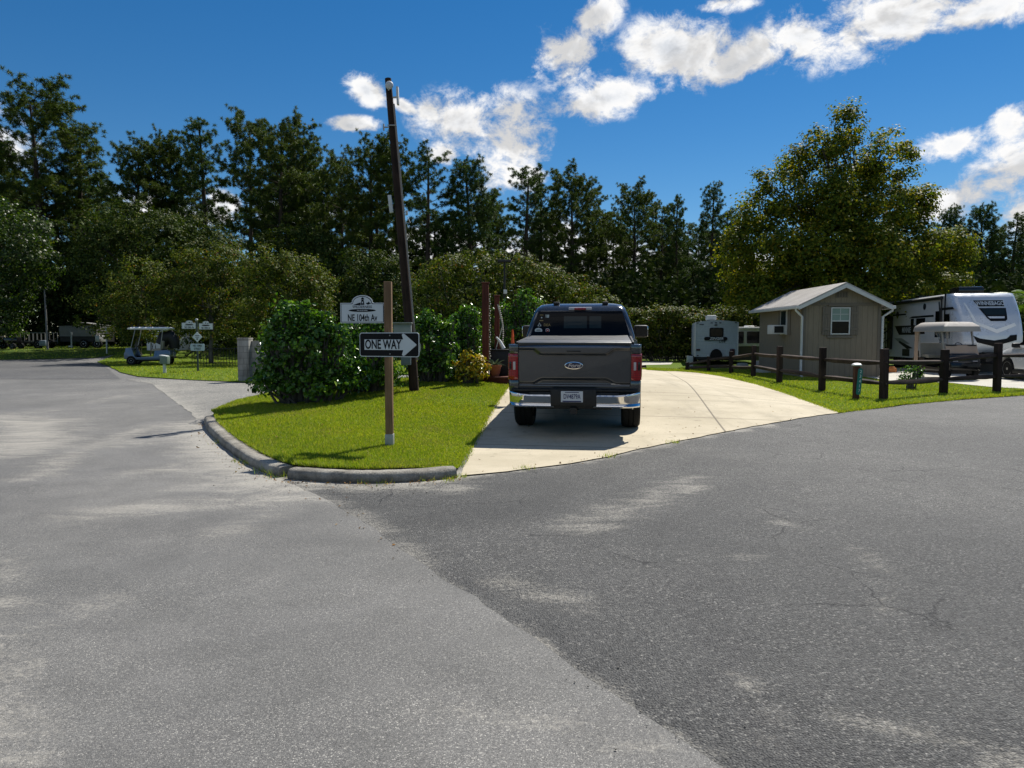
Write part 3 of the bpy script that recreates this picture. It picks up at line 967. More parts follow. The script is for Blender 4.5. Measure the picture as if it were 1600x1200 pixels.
# ------------------------------------------------------------------ pines
def pine_proto(H, base, rad, n_limb, seed, shape='round', forks=0, sparse=1.):
    """trunk mesh and crown mesh of one pine, foot at the origin"""
    rs = random.Random(seed)
    random.seed(seed)
    mb = MB()
    bend = (rs.uniform(-.5, .5), rs.uniform(-.5, .5))
    def tr(z):
        t = z / H
        return Vector((bend[0] * math.sin(t * 2.2), bend[1] * math.sin(t * 2.6), z))
    r0 = .16 + H * .006
    mb.tube([tr(.95 * H * i / 12) for i in range(13)], [r0 * (1.15 if i == 0 else 1) * (1 - .88 * (i / 12) ** 1.2) + .015 for i in range(13)], 8)
    C, D = [], []
    for i in range(n_limb):
        t = (i + rs.random() * .7) / n_limb
        z = H * (base + (1 - base) * (t ** .9) * .90)
        if shape == 'round': L = rad * (math.sin(PI * (.22 + .58 * t)) ** .8)
        elif shape == 'dense': L = rad * (1.04 - .66 * t ** 1.7) * (.55 + .45 * min(1, t * 5))
        else: L = rad * (.35 + .65 * math.sin(PI * (.1 + .72 * t)))
        L *= rs.uniform(.62, 1.12)
        a = i * 2.399963 + rs.uniform(-.5, .5)
        up = (.05 + .25 * t + .75 * t ** 3 + rs.uniform(-.15, .2))
        d = Vector((math.cos(a), math.sin(a), up)).normalized()
        p0 = tr(z)
        p1 = p0 + d * L + Vector((0, 0, .12 * L))
        pts = limb(mb, p0, p1, max(.016, .03 * (1 - t) + .014), .008, 4, 4, .05)
        ns = max(4, int(L * 4.2 * sparse))
        for s in range(ns):
            u = .34 + .66 * (s + rs.random()) / ns
            k = min(3, int(u * 4)); q = pts[k].lerp(pts[k + 1], u * 4 - k)
            side = Vector((-d.y, d.x, 0)) * rs.choice((-1, 1))
            e = (d * rs.uniform(.25, .8) + side * rs.uniform(.4, 1.) + Vector((0, 0, rs.uniform(-.15, .6)))).normalized()
            l2 = L * rs.uniform(.14, .34) * (1.25 - u * .6)
            q2 = q + e * l2
            if rs.random() < .5: mb.tube([q, q2], [.012, .006], 3, False)
            for w in (1.0, .97, .66):
                if w < .9 and l2 < .35: continue
                C.append(q.lerp(q2, w) + Vector((rs.gauss(0, .13), rs.gauss(0, .13), rs.gauss(0, .10))))
                D.append(e + Vector((0, 0, .5)))
    for i in range(12):
        C.append(tr(H) + Vector((rs.gauss(0, .35), rs.gauss(0, .35), rs.uniform(-.9, -.15)))); D.append(Vector((0, 0, 1)))
    C = np.array([tuple(c) for c in C]); D = unit(np.array([tuple(c) for c in D]))
    K = 40
    n = len(C)
    ci = np.repeat(np.arange(n), K)
    v = unit(rng.normal(0, 1, (n * K, 3)) + D[ci] * .3)
    L = rng.uniform(.15, .25, (n * K, 1))
    side = unit(np.cross(v, rng.normal(0, 1, (n * K, 3))))
    P = C[ci] + v * .03
    V = np.stack([P - side * .017, P + side * .017, P + v * L + np.array([0, 0, -.03]), ], 1).reshape(-1, 3)
    crown = rawmesh('crown', V, np.full(n * K, 3), np.arange(3 * n * K))
    return mb, crown
PINES = {}
for key, args in {'round': (16, .44, 2.6, 50, 3, 'round', 0, 1.2), 'broad': (16, .36, 3.1, 64, 5, 'round', 0, 1.2), 'dense': (15, .20, 3.2, 92, 8, 'dense', 0, 1.25),
                  'thin': (16, .40, 2.0, 40, 11, 'thin', 0, 1.2), 'tall': (17, .36, 2.3, 62, 15, 'dense', 0, 1.2)}.items():
    mb, crown = pine_proto(*args)
    root = empty('pine_tree', (0, 0, 0))
    mb.build('trunk', M['bark'], root, 60, fix=False)
    link('crown', crown, root, [M['needle']])
    zz_ = np.array([v.co.z for v in crown.vertices])
    PINES[key] = [root, float(np.quantile(zz_, .9985)), False]
def place_pine(kind, px, ytop, Y, label, group='pines of the tree line', wid=1., warm=False, rz=None):
    root, H0, used = PINES[kind]
    o = root if not used else copy_tree(root)
    PINES[kind][2] = True
    if px < 400: Y += 14 if px < 175 else 9
    top = atY(px, ytop, Y)
    s = top.z / H0
    o.location = (top.x, Y, -.05)
    o.scale = (s * wid, s * wid, s)
    o.rotation_euler = (R(random.uniform(-2, 2)), R(random.uniform(-2, 2)), random.uniform(0, 6.28) if rz is None else rz)
    tag(o, label, 'tree', group)
    if warm:
        for c in o.children:
            if c.name.startswith('crown'):
                c.data = c.data.copy(); c.data.materials.clear(); c.data.materials.append(M['needle_warm'])
for a in [('broad', 52, 120, 54, 'tallest pine, broad crown cut by the left edge of the photo', 1.15, True), ('tall', 128, 193, 58, 'pointed pine just right of the tallest pine at the far left', 1.25),
          ('dense', 5, 215, 62, 'dark pine behind the tallest pine at the very left edge', 1.0), ('round', 92, 250, 57, 'lower pine crown between the tallest pine and its pointed neighbour', 1.2, True),
          ('round', 212, 212, 60, 'shorter of the two pines standing between the left group and the sky gap', 1.0), ('broad', 246, 197, 62, 'ragged topped pine left of the twin pines beside the sky gap', .85),
          ('tall', 312, 180, 60, 'upright pine with rounded top directly left of the sky gap', 1.1), ('round', 292, 215, 65, 'pine half hidden behind the upright pine left of the sky gap', .9),
          ('round', 382, 168, 60, 'slender pine with long bare trunk in the sky gap', .9), ('broad', 432, 170, 61, 'big round topped pine right of the slender pine in the sky gap', .98),
          ('dense', 470, 208, 64, 'dense pine filling the right flank of the big round topped pine', .85), ('round', 505, 255, 66, 'low pine in the dip left of the utility pole', .9), ('round', 535, 232, 60, 'round pine left of the dense pine behind the utility pole top', .9),
          ('broad', 570, 206, 58, 'dense round pine directly left of the utility pole', .95), ('round', 628, 216, 58, 'pine whose crown is crossed by the right side of the utility pole', .9),
          ('thin', 664, 226, 57, 'narrow pine with a bare trunk right of the utility pole', 1.1), ('dense', 728, 246, 58, 'broad bushy cone shaped pine in front of the white cloud', 1.0),
          ('thin', 817, 252, 57, 'thin straight pine against the right edge of the white cloud', 1.15), ('thin', 845, 275, 60, 'small pine close beside the thin straight pine', 1.1),
          ('broad', 892, 258, 58, 'wide dark pine above the pickup cab', 1.0), ('round', 926, 287, 61, 'lower pine on the right shoulder of the wide dark pine', .95),
          ('broad', 990, 283, 58, 'rounded pine between the pickup and the white trailer', .98), ('round', 962, 322, 64, 'low pine in the dip left of the rounded pine', .9), ('round', 1032, 308, 62, 'pine just right of the rounded pine above the long hedge', .9),
          ('tall', 1068, 306, 60, 'narrow pine left of the tall spiky pine', .8), ('tall', 1106, 284, 58, 'tall spiky pine nearest the left side of the yellowing tree', .95), ('thin', 1138, 322, 60, 'small pine peeping out at the left edge of the yellowing tree', 1.1),
          ('dense', 1478, 322, 64, 'pine top showing over the right shoulder of the yellowing tree', .8), ('dense', 1532, 318, 62, 'dark pointed pine right of the yellowing tree', .9), ('tall', 1592, 334, 62, 'pine at the right edge of the photo', 1.2),
          ('tall', 1562, 352, 66, 'lower pine between the pointed pine and the right edge', 1.)]:
    place_pine(*a[:5], wid=a[5], warm=len(a) > 6)
k = 0
for px, yt in [(-60, 170), (-130, 150), (22, 290), (165, 275), (180, 320), (270, 300), (440, 250), (535, 300), (600, 270), (690, 330), (755, 300), (775, 330), (865, 325), (940, 340), (1000, 340), (1045, 350), (1085, 345), (1130, 370), (1620, 330), (1700, 320), (1240, 400), (1420, 390)]:
    place_pine(('dense', 'broad', 'tall')[k % 3], px, yt, 70 + (k * 7) % 9, 'dark pine of the second row, mostly hidden behind the front pines', 'pines of the second row', 1.2)
    k += 1

# ------------------------------------------------------------------ broad-leaved trees and shrubs
def bush(name, lobes, mat, label, cat, loc, per_m2=2.2, clump=.38, leaves=26, size=.13, aspect=.6, tpl=LEAF4, low=-.55, trunk=None, bark='bark_grey', group=None, shell=.5, jit=.35, leafname='crown', rz=0, stem_r=.07, core=0):
    root = empty(name, loc, rz, label, cat, group)
    P, N = clump_points(lobes, per_m2, clump, leaves, shell=shell, low=low)
    if core:
        P2, N2 = clump_points([(a, b, c, d * .62, e * .62, f * .62) for a, b, c, d, e, f in lobes], per_m2 * .8, clump, int(leaves * core), shell=.2, low=-.9)
        P = np.concatenate([P, P2]); N = np.concatenate([N, N2])
    P[:, 2] = np.maximum(P[:, 2], .03 + .25 * rng.random(len(P)) ** 2)
    link(leafname, leaf_mesh(leafname, P, N, size, aspect, tpl, jit), root, [mat])
    mb = MB()
    if trunk:
        H, r = trunk
        top = Vector((0, 0, H))
        mb.tube([(0, 0, -.1), (0, 0, H * .3), (.04 * H, .02 * H, H * .65), top], [r * 1.25, r, r * .8, r * .55], 9)
        for (cx, cy, cz, rx, ry, rz_) in lobes:
            c = Vector((cx, cy, cz))
            s = Vector((0, 0, H * random.uniform(.45, 1)))
            pts = limb(mb, s, c, r * .42, r * .12, 6, 5, .05)
            for q in range(4):
                e = c + Vector((random.uniform(-1, 1) * rx, random.uniform(-1, 1) * ry, random.uniform(-.3, 1) * rz_)) * .8
                limb(mb, pts[3], e, r * .16, .012, 4, 4, .06)
    else:
        for (cx, cy, cz, rx, ry, rz_) in lobes:
            for q in range(5):
                e = (cx + random.uniform(-.8, .8) * rx, cy + random.uniform(-.8, .8) * ry, cz + random.uniform(-.3, .7) * rz_)
                limb(mb, (cx * .6 + random.uniform(-.3, .3) * rx, cy * .6 + random.uniform(-.3, .3) * ry, -.05), e, stem_r * .45, .008, 5, 4, .05)
    mb.build('trunk' if trunk else 'stem', M[bark], root, 60, fix=False)
    return root

def lobes_px(L, Y, foot):
    """ellipsoid lobes from (px, py, half width px, half height px, depth, dY)"""
    out = []
    for (px, py, wx, wz, dep, dy) in L:
        p = atY(px, py, Y + dy)
        k = (Y + dy) / FPX
        out.append((p.x - foot[0], p.y - foot[1], p.z - foot[2], wx * k, dep, wz * k))
    return out

# the big yellowing tree behind the shed
Y = 37
f = atY(1318, 560, Y); foot = (f.x, Y, 0)
LB = [(1324, 195, 20, 38, .9, 0), (1285, 232, 28, 40, 1.2, -.3), (1330, 262, 42, 50, 1.6, .4), (1388, 262, 36, 58, 1.5, .2), (1245, 262, 26, 34, 1.1, .3), (1232, 318, 38, 44, 1.6, -.6), (1296, 318, 50, 48, 2.0, -1.2),
      (1362, 330, 52, 48, 2.0, -1.0), (1415, 335, 34, 44, 1.6, .5), (1190, 290, 14, 20, .7, 0), (1176, 345, 34, 40, 1.5, .4), (1215, 385, 50, 44, 2., -1.4), (1285, 395, 56, 50, 2.2, -2.0), (1360, 400, 56, 50, 2.2, -2.), (1430, 390, 48, 46, 1.9, -.8),
      (1440, 318, 22, 30, .9, .3), (1478, 385, 30, 36, 1.4, .2), (1494, 415, 22, 38, 1.2, 0), (1150, 400, 28, 40, 1.4, .2), (1165, 450, 32, 44, 1.6, -.6), (1220, 455, 50, 44, 2.1, -1.5), (1300, 462, 60, 46, 2.3, -2), (1380, 465, 60, 46, 2.3, -1.8), (1460, 458, 44, 44, 1.9, -.8), (1330, 480, 120, 50, 2, 2), (1290, 360, 55, 55, 1.8, 1.5), (1380, 380, 55, 55, 1.8, 1.5), (1210, 430, 55, 50, 2, 1.8)]
LB = [(a, b, c * .97, d * .97, e * .97, f_) for a, b, c, d, e, f_ in LB]
syc = bush('sycamore_tree', lobes_px(LB, Y, foot), M['sycamore'], 'big broad tree with yellowing leaves behind the tan shed', 'tree', foot, 1.9, .60, 92, .15, .8, LEAF4, -.8, (8.5, .22), shell=.35)
# bright tree at the left edge
Y = 50
f = atY(-40, 560, Y); foot = (f.x, Y, 0)
LB = [(10, 345, 34, 40, 1.6, 0), (52, 362, 30, 34, 1.4, -.4), (30, 400, 56, 44, 2, -.8), (-30, 390, 50, 60, 2, 0), (62, 425, 34, 40, 1.5, -.3), (8, 455, 50, 44, 1.8, -1), (-60, 340, 50, 60, 2, 0), (12, 505, 26, 34, 1.1, -1.2), (-40, 470, 50, 60, 2, 0), (20, 395, 60, 60, 1.5, 1.5)]
bush('leafy_tree', lobes_px(LB, Y, foot), M['bright_leaf'], 'bright green leafy tree at the left edge above the trailers', 'tree', foot, 1.8, .55, 36, .18, .7, LEAF4, -.8, (6.5, .2), shell=.4)
# dark oaks of the middle layer
OAKS = [(215, 50, [(205, 352, 50, 40, 2.2, 0), (258, 378, 56, 46, 2.4, -.8), (180, 405, 60, 50, 2.4, -.6), (228, 440, 70, 50, 2.4, -1.2), (150, 360, 40, 40, 1.8, .5), (200, 480, 90, 50, 2, .5)], 'dark evergreen oak left of centre, its round crown under the left pines'),
        (305, 52, [(300, 365, 44, 34, 2., 0), (340, 384, 36, 30, 1.8, -.3), (318, 410, 54, 40, 2.2, -.8), (280, 430, 50, 40, 2, -.5), (330, 450, 60, 50, 2, .5)], 'dark oak with a clumpy crown just below the sky gap'),
        (125, 66, [(120, 420, 44, 44, 1.8, 0), (95, 470, 44, 50, 1.8, -.4), (140, 485, 44, 44, 1.8, -.4), (70, 480, 50, 60, 1.8, .8)], 'small dark oak above the grey covered trailer'),
        (430, 56, [(425, 385, 30, 26, 1.5, 0), (470, 372, 40, 34, 1.8, .5), (500, 400, 40, 40, 1.8, 0), (445, 430, 60, 50, 2, 1)], 'shadowy oak under the big round topped pine'),
        (575, 46, [(560, 420, 34, 30, 1.6, 0), (600, 418, 34, 32, 1.6, 0), (575, 455, 50, 40, 1.8, -.4), (545, 480, 40, 50, 1.6, 0), (620, 470, 40, 50, 1.6, .3), (585, 520, 70, 50, 1.6, 0)], 'dark shrubby oak behind the wooden sign post')]
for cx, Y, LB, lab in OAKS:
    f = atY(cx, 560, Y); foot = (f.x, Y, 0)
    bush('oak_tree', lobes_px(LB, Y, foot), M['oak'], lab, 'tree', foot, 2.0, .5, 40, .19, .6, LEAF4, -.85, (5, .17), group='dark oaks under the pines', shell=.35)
# tall flowering shrubs over the golf cart
SHR = [(215, 41, [(222, 440, 44, 40, 1.6, 0), (190, 478, 36, 40, 1.4, 0), (240, 480, 56, 40, 1.7, -.2), (195, 515, 36, 30, 1.2, .3), (235, 520, 40, 28, 1.2, .5)], 'large tangled shrub rising left of the parked blue golf cart'),
       (330, 41, [(300, 425, 46, 34, 1.7, 0), (352, 412, 44, 30, 1.6, 0), (325, 455, 60, 44, 1.9, -.4), (285, 470, 40, 40, 1.5, 0), (330, 505, 50, 34, 1.4, .8), (375, 500, 40, 40, 1.4, .6)], 'large rounded shrub with reddish tips above the golf cart roof'),
       (445, 39, [(415, 418, 44, 32, 1.6, 0), (465, 428, 46, 34, 1.7, 0), (500, 462, 30, 40, 1.3, 0), (440, 462, 70, 46, 1.8, -.4), (480, 500, 46, 44, 1.6, 0), (410, 500, 46, 44, 1.6, .2)], 'large domed shrub with reddish tips behind the near laurel bush')]
for cx, Y, LB, lab in SHR:
    f = atY(cx, 560, Y); foot = (f.x, Y, 0)
    bush('tall_shrub', lobes_px(LB, Y, foot), M['hedge'], lab, 'shrub', foot, 3.0, .38, 44, .14, .6, LEAF4, -.6, (3.2, .12), group='tall shrubs along the wood', shell=.45)
# clipped hedges
Y = 34
f = atY(800, 540, Y); foot = (f.x, Y, 0)
LB = [(665, 440, 26, 26, 1.2, 0), (700, 425, 40, 28, 1.5, 0), (755, 418, 44, 28, 1.6, 0), (805, 424, 40, 28, 1.6, 0), (850, 440, 40, 26, 1.5, 0), (895, 458, 38, 26, 1.5, 0), (932, 476, 32, 24, 1.3, 0), (955, 500, 24, 26, 1.1, 0),
      (690, 480, 50, 40, 1.6, 0), (760, 475, 60, 44, 1.7, 0), (830, 485, 60, 40, 1.7, 0), (900, 505, 50, 36, 1.5, 0), (700, 525, 60, 44, 1.6, 0), (790, 525, 60, 44, 1.6, 0), (880, 535, 60, 40, 1.6, 0), (950, 535, 36, 34, 1.3, 0)]
bush('hedge', lobes_px(LB, Y, foot), M['hedge'], 'tall dome shaped hedge sloping down to the right behind the pickup', 'hedge', foot, 3.6, .3, 40, .125, .65, LEAF4, -.6, leafname='foliage', shell=.6, core=.6)
Y = 44
f = atY(1065, 550, Y); foot = (f.x, Y, 0)
LB = [(985 + 22 * i, 500 - (6 if i > 6 else 0) + random.uniform(-4, 4), 18, 20, 1.2, 0) for i in range(9)] + [(985 + 24 * i, 535, 22, 26, 1.2, .2) for i in range(8)]
bush('hedge', lobes_px(LB, Y, foot), M['hedge'], 'long level hedge between the pickup and the small white trailer', 'hedge', foot, 4.0, .34, 44, .15, .65, LEAF4, -.8, leafname='foliage', shell=.5, core=.8)

# the wood behind everything, its deep shade put into near-black leaves
def woods():
    Ps, Ns = [], []
    n = 70000
    x = rng.uniform(-75, 75, n); y = rng.uniform(64, 74, n) - np.abs(x) * .05
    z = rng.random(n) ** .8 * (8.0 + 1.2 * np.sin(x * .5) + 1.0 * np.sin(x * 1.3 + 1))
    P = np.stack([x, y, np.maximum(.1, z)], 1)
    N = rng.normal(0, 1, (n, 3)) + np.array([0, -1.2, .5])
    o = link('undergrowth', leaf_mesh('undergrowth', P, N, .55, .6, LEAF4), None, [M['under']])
    tag(o, kind='stuff')
    n = 60000
    x = rng.uniform(-70, 75, n); y = np.where(x < -22, rng.uniform(52, 68, n), rng.uniform(47, 58, n))
    px = 800 + x / y * FPX
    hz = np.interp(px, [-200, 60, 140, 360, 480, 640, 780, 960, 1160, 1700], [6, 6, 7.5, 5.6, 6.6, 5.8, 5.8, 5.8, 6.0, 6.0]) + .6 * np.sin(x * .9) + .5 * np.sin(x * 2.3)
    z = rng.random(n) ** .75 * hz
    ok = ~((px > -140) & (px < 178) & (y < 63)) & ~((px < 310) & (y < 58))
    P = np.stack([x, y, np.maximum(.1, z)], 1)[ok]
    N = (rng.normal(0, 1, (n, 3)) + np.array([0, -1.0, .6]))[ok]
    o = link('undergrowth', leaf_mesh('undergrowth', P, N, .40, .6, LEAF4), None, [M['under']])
    tag(o, kind='stuff')
woods()

# ------------------------------------------------------------------ near shrubs on the lawn
def laurel(px, py, H, lobes, label, n=1., size=.088):
    p = at(px, py, .12)
    lobes = [(a, b, c * H / 2, d, e, f * H / 2) for a, b, c, d, e, f in lobes]
    for (cx, cy, cz, rx, ry, rz) in list(lobes):
        if cz + rz > 1.0 and rx > .2:
            for q in range(3):
                a = random.uniform(-.75, .75)
                lobes.append((cx + a * rx, cy + random.uniform(-.4, .1) * ry, cz + rz * (math.sqrt(1 - a * a) + .08), .075, .075, random.uniform(.16, .30)))
    root = bush('laurel_shrub', lobes, M['laurel'], label, 'shrub', p, 16 * n, .16, 22, size, .62, LEAF6, -.75, leafname='foliage', group='glossy laurel shrubs round the lawn', shell=.5, jit=.7, core=.4)
    # upright leafy shoots
    return root
laurel(478, 628, 2., [(-.05, 0, .85, .72, .6, .68), (-.48, .1, .72, .42, .45, .55), (.50, .1, .70, .48, .5, .58), (-.28, 0, 1.36, .30, .28, .34), (-.16, .1, 1.66, .10, .10, .26), (.32, .05, 1.22, .30, .3, .32), (.05, .05, 1.30, .32, .3, .30), (-.56, .0, 1.15, .14, .14, .22), (.60, .1, 1.25, .11, .11, .22), (.85, .3, .5, .35, .4, .42), (-.66, -.1, .42, .32, .35, .32), (-.4, -.2, .35, .5, .45, .28), (.35, -.2, .32, .5, .45, .28)],
       'large glossy green shrub, the biggest on the lawn, beside the street sign')
laurel(572, 612, 1.6, [(0, 0, .8, .6, .5, .75), (.15, 0, 1.35, .4, .4, .4), (-.4, 0, 1.2, .35, .35, .5), (.35, .1, .6, .4, .4, .5), (.05, 0, .35, .65, .45, .3)],
       'glossy green shrub half hidden behind the wooden sign post')
laurel(676, 596, 1.55, [(0, 0, .75, .55, .5, .7), (-.2, 0, 1.4, .3, .3, .4), (.25, 0, 1.25, .35, .3, .45), (-.28, 0, 1.75, .12, .12, .28), (.2, 0, .35, .6, .5, .3), (-.4, .1, .6, .4, .4, .5)],
       'glossy green shrub just right of the utility pole')
laurel(722, 590, 1.6, [(0, 0, .8, .55, .5, .75), (.2, 0, 1.45, .3, .3, .45), (-.25, 0, 1.3, .3, .3, .42), (.3, 0, 1.8, .12, .12, .3), (0, 0, .35, .6, .5, .3)],
       'glossy green shrub behind the yellow bush')
laurel(815, 585, 1.9, [(0, 0, .9, .6, .5, .85), (.15, 0, 1.6, .35, .3, .45), (-.35, 0, 1.2, .35, .3, .5), (.3, 0, 1.95, .16, .16, .25), (0, 0, .35, .6, .5, .35)],
       'glossy green shrub behind the red posts, left of the pickup cab')
p = at(734, 599, .12)
bush('croton_shrub', [(0, 0, .42, .36, .3, .3), (-.2, 0, .35, .25, .25, .25), (.2, 0, .35, .25, .25, .25), (0, 0, .62, .22, .2, .16), (0, 0, .2, .35, .3, .18)], M['croton'], 'small rounded bush with yellow leaves in front of the laurels', 'shrub', p, 26, .09, 16, .085, .5, LEAF6, -.6, leafname='foliage', shell=.5, core=.6, stem_r=.03)
p = at(660, 593, .1)
bush('ground_plant', [(0, 0, .14, .25, .2, .12)], M['bright_leaf'], 'low pale green plant at the foot of the laurels right of the pole', 'plant', p, 40, .06, 12, .07, .4, LEAF4, -.3, leafname='foliage', stem_r=.02)
p = at(1423, 608, .02)
bush('rose_bush', [(0, 0, .42, .30, .3, .28), (.1, 0, .62, .22, .2, .2), (-.12, 0, .3, .2, .2, .2)], M['laurel'], 'small dark green bush behind the split rail fence', 'shrub', p, 26, .09, 14, .07, .6, LEAF4, -.6, leafname='foliage', stem_r=.05)
# palm at the right edge
def palm():
    p = atY(1592, 470, 44); foot = (p.x + .6, 44, 0)
    root = empty('palm_tree', foot, 0, 'feathery light green palm at the right edge behind the travel trailer', 'tree')
    mb = MB()
    mb.tube([(0, 0, -.1), (.05, 0, 2), (.1, 0, 3.6)], [.16, .13, .12], 9)
    mb.build('trunk', M['bark_grey'], root, 60)
    V, st = [], MB()
    for i in range(30):
        a = i * 2.4 + random.uniform(-.2, .2)
        el = random.uniform(-.1, 1.2)
        L = random.uniform(2.1, 3.0)
        pts = []
        for k in range(9):
            t = k / 8
            r = L * t * math.cos(el * (1 - t * .5))
            pts.append(Vector((.1 + r * math.cos(a), r * math.sin(a), 3.6 + L * (math.sin(el) * t - .62 * t * t))))
        st.tube(pts, [.02 * (1 - k / 9) + .004 for k in range(9)], 4)
        for k in range(44):
            t = .12 + .88 * k / 43
            j = min(7, int(t * 8)); q = pts[j].lerp(pts[j + 1], t * 8 - j)
            d = (pts[j + 1] - pts[j]).normalized()
            s = d.cross(Vector((0, 0, 1))).normalized()
            for sg in (-1, 1):
                l = .62 * math.sin(PI * (.15 + .8 * t)) * random.uniform(.8, 1.1)
                e = (s * sg + d * .6 + Vector((0, 0, -.45))).normalized()
                n = d * .022
                V += [q - n, q + n, q + e * l]
    st.build('frond_stem', M['palm'], root, 60, fix=False)
    V = np.array([tuple(v) for v in V])
    link('crown', rawmesh('crown', V, np.full(len(V) // 3, 3), np.arange(len(V))), root, [M['palm']])
palm()
# leaves hanging in front of the van and over the cart, part of the wood edge
def curtain():
    spots = [(232, 45, [(215, 520, 26, 26, .7, 0), (245, 515, 30, 22, .7, 0), (268, 530, 14, 30, .6, -.2), (290, 522, 22, 16, .6, 0), (312, 530, 22, 22, .6, 0), (340, 535, 24, 24, .6, 0), (370, 530, 20, 24, .6, 0)], 'low dark shrub in the shade behind the golf cart and signs')]
    for cx, Y, LB, lab in spots:
        f = atY(cx, 560, Y); foot = (f.x, Y, 0)
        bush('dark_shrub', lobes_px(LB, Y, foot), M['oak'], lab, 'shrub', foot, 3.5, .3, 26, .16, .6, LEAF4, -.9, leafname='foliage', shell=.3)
curtain()
# ------------------------------------------------------------------ materials of things
def paint(name, c, rough=.22, metal=.35, coat=.8, dust=.12):
    t = NT(name)
    fl = t.noise(900, 2)
    col = t.mix(t.mr(fl, .3, .7, 0, .25, False), c, tuple(min(1, x * 1.5 + .01) for x in c))
    d = t.noise(3.5, 5, .65)
    z = t.mr(t.noise(1.2, 3), .4, .8)
    col = t.mix(t.math('MULTIPLY', t.mr(d, .4, .75), dust), col, (.22, .20, .17))
    return t.fin(col, t.mr(d, .3, .8, rough * .8, rough * 1.6, False), None, metal, .5, coat)
M['truck'] = paint('truck_paint', (.058, .062, .068), .16, .5, 1., .03)
M['chrome'] = simple('chrome', (.72, .72, .73), .10, 1., .12, 5)
M['black'] = simple('black_plastic', (.012, .012, .013), .55, 0, .3, 8)
M['blackgloss'] = simple('black_gloss', (.008, .008, .009), .12, 0, .1, 4, .5)
M['rubber'] = simple('rubber', (.014, .014, .014), .85, 0, .3, 12, .2, .4)
M['white'] = simple('white_paint', (.78, .78, .77), .4, 0, .08, 3)
M['white_trim'] = simple('white_trim', (.56, .57, .57), .5, 0, .10, 4)
M['sheet_white'] = simple('sign_white', (.56, .60, .62), .45, 0, .06, 5)
M['sign_black'] = simple('sign_black', (.006, .006, .007), .5, 0, .1, 5, .15)
M['alu'] = simple('aluminium', (.55, .55, .55), .38, .9, .15, 8)
M['galv'] = simple('galvanised', (.42, .43, .43), .5, .5, .2, 8)
M['grey_box'] = simple('grey_box', (.30, .32, .30), .5, .2, .15, 8)
M['post_wood'] = wood('post_wood', (.13, .078, .042), (.30, .19, .108), .85, 2, .6)
M['pole_wood'] = wood('pole_wood', (.020, .012, .009), (.060, .036, .026), .85, 2, .5)
M['fence_wood'] = wood('fence_wood', (.020, .012, .010), (.062, .040, .032), .85, 2, .8)
M['rail_wood'] = wood('rail_wood', (.026, .017, .014), (.10, .070, .058), .85, 0, .8)
M['red_wood'] = wood('red_wood', (.07, .018, .011), (.15, .045, .028), .7, 2, .8)
M['terracotta'] = simple('terracotta', (.34, .12, .055), .85, 0, .2, 12)
M['rope'] = simple('rope', (.55, .52, .46), .9, 0, .2, 30)
M['cable'] = simple('cable', (.26, .24, .22), .7, 0, .2, 20)
M['teal'] = simple('teal_reflective', (.008, .17, .14), .4, 0, .1, 8)
M['dark_glass'] = simple('dark_glass', (.004, .005, .007), .06, 0, .05, 3, .12)
M['tint_glass'] = simple('tinted_pane', (.020, .030, .032), .08, 0, .15, 3, .2)
M['blind'] = simple('window_blind', (.20, .28, .25), .5, 0, .1, 4)
M['tonneau'] = simple('vinyl_cover', (.075, .075, .075), .45, 0, .18, 3, .4, .2)
M['navy'] = simple('navy_enamel', (.006, .012, .05), .2, 0, .05, 4, .5, 0, .6)
M['plate_white'] = simple('plate_white', (.55, .58, .62), .4, 0, .08, 20)
M['plate_blue'] = simple('plate_blue', (.015, .02, .10), .4, 0, .1, 10)
M['lamp_clear'] = simple('clear_lamp', (.50, .47, .48), .2, 0, .15, 20)
M['blue_cart'] = paint('cart_paint', (.10, .145, .22), .3, .2, .5)
M['grey_tarp'] = simple('grey_tarp', (.20, .20, .195), .8, 0, .2, 3, .2, .3)
M['tan'] = simple('tan_cover', (.42, .31, .24), .8, 0, .12, 3, .2, .2)
M['canopy'] = simple('beige_canopy', (.36, .33, .30), .7, 0, .1, 4)
M['silver_rv'] = paint('silver_fibreglass', (.50, .53, .57), .28, .25, .6, .0)
M['rv_white'] = simple('rv_white', (.66, .66, .65), .35, 0, .06, 2, .5)
M['suv_white'] = paint('suv_paint', (.66, .66, .66), .22, .1, .8, .05)
M['orange'] = simple('orange_plastic', (.75, .12, .02), .5)
M['gold'] = simple('gold_vinyl', (.35, .25, .10), .5)
M['redvinyl'] = simple('red_vinyl', (.35, .03, .03), .5)
M['steel'] = simple('steel', (.32, .32, .32), .35, .9, .2, 10)
M['seat'] = simple('seat_vinyl', (.30, .27, .22), .6)
def lamp_mat(name, c, stripes=True):
    t = NT(name)
    w = t.xyz()[2]
    f = t.math('FRACT', t.math('MULTIPLY', w, 38))
    col = t.mix(t.mr(f, .3, .6, 0, .55), c, tuple(x * .35 for x in c))
    return t.fin(col, .12, None, 0, .5, .6)
M['tail'] = lamp_mat('tail_lens', (.33, .004, .010))
M['amber'] = simple('amber', (.5, .14, .02), .25)
def clear_mat():
    t = NT('clear_vinyl')
    tr = t.n('ShaderNodeBsdfTransparent')
    tr.inputs[0].default_value = (.82, .82, .84, 1)
    t.fin((.5, .5, .52), .18, spec=.5)
    ms = t.n('ShaderNodeMixShader')
    nz = t.noise(5, 4, .6)
    t.link(t.mr(nz, .3, .8, .12, .34, False), ms.inputs[0])
    t.link(tr.outputs[0], ms.inputs[1]); t.link(t.b.outputs[0], ms.inputs[2])
    t.link(ms.outputs[0], t.out.inputs[0])
    return t.m
M['clear'] = clear_mat()
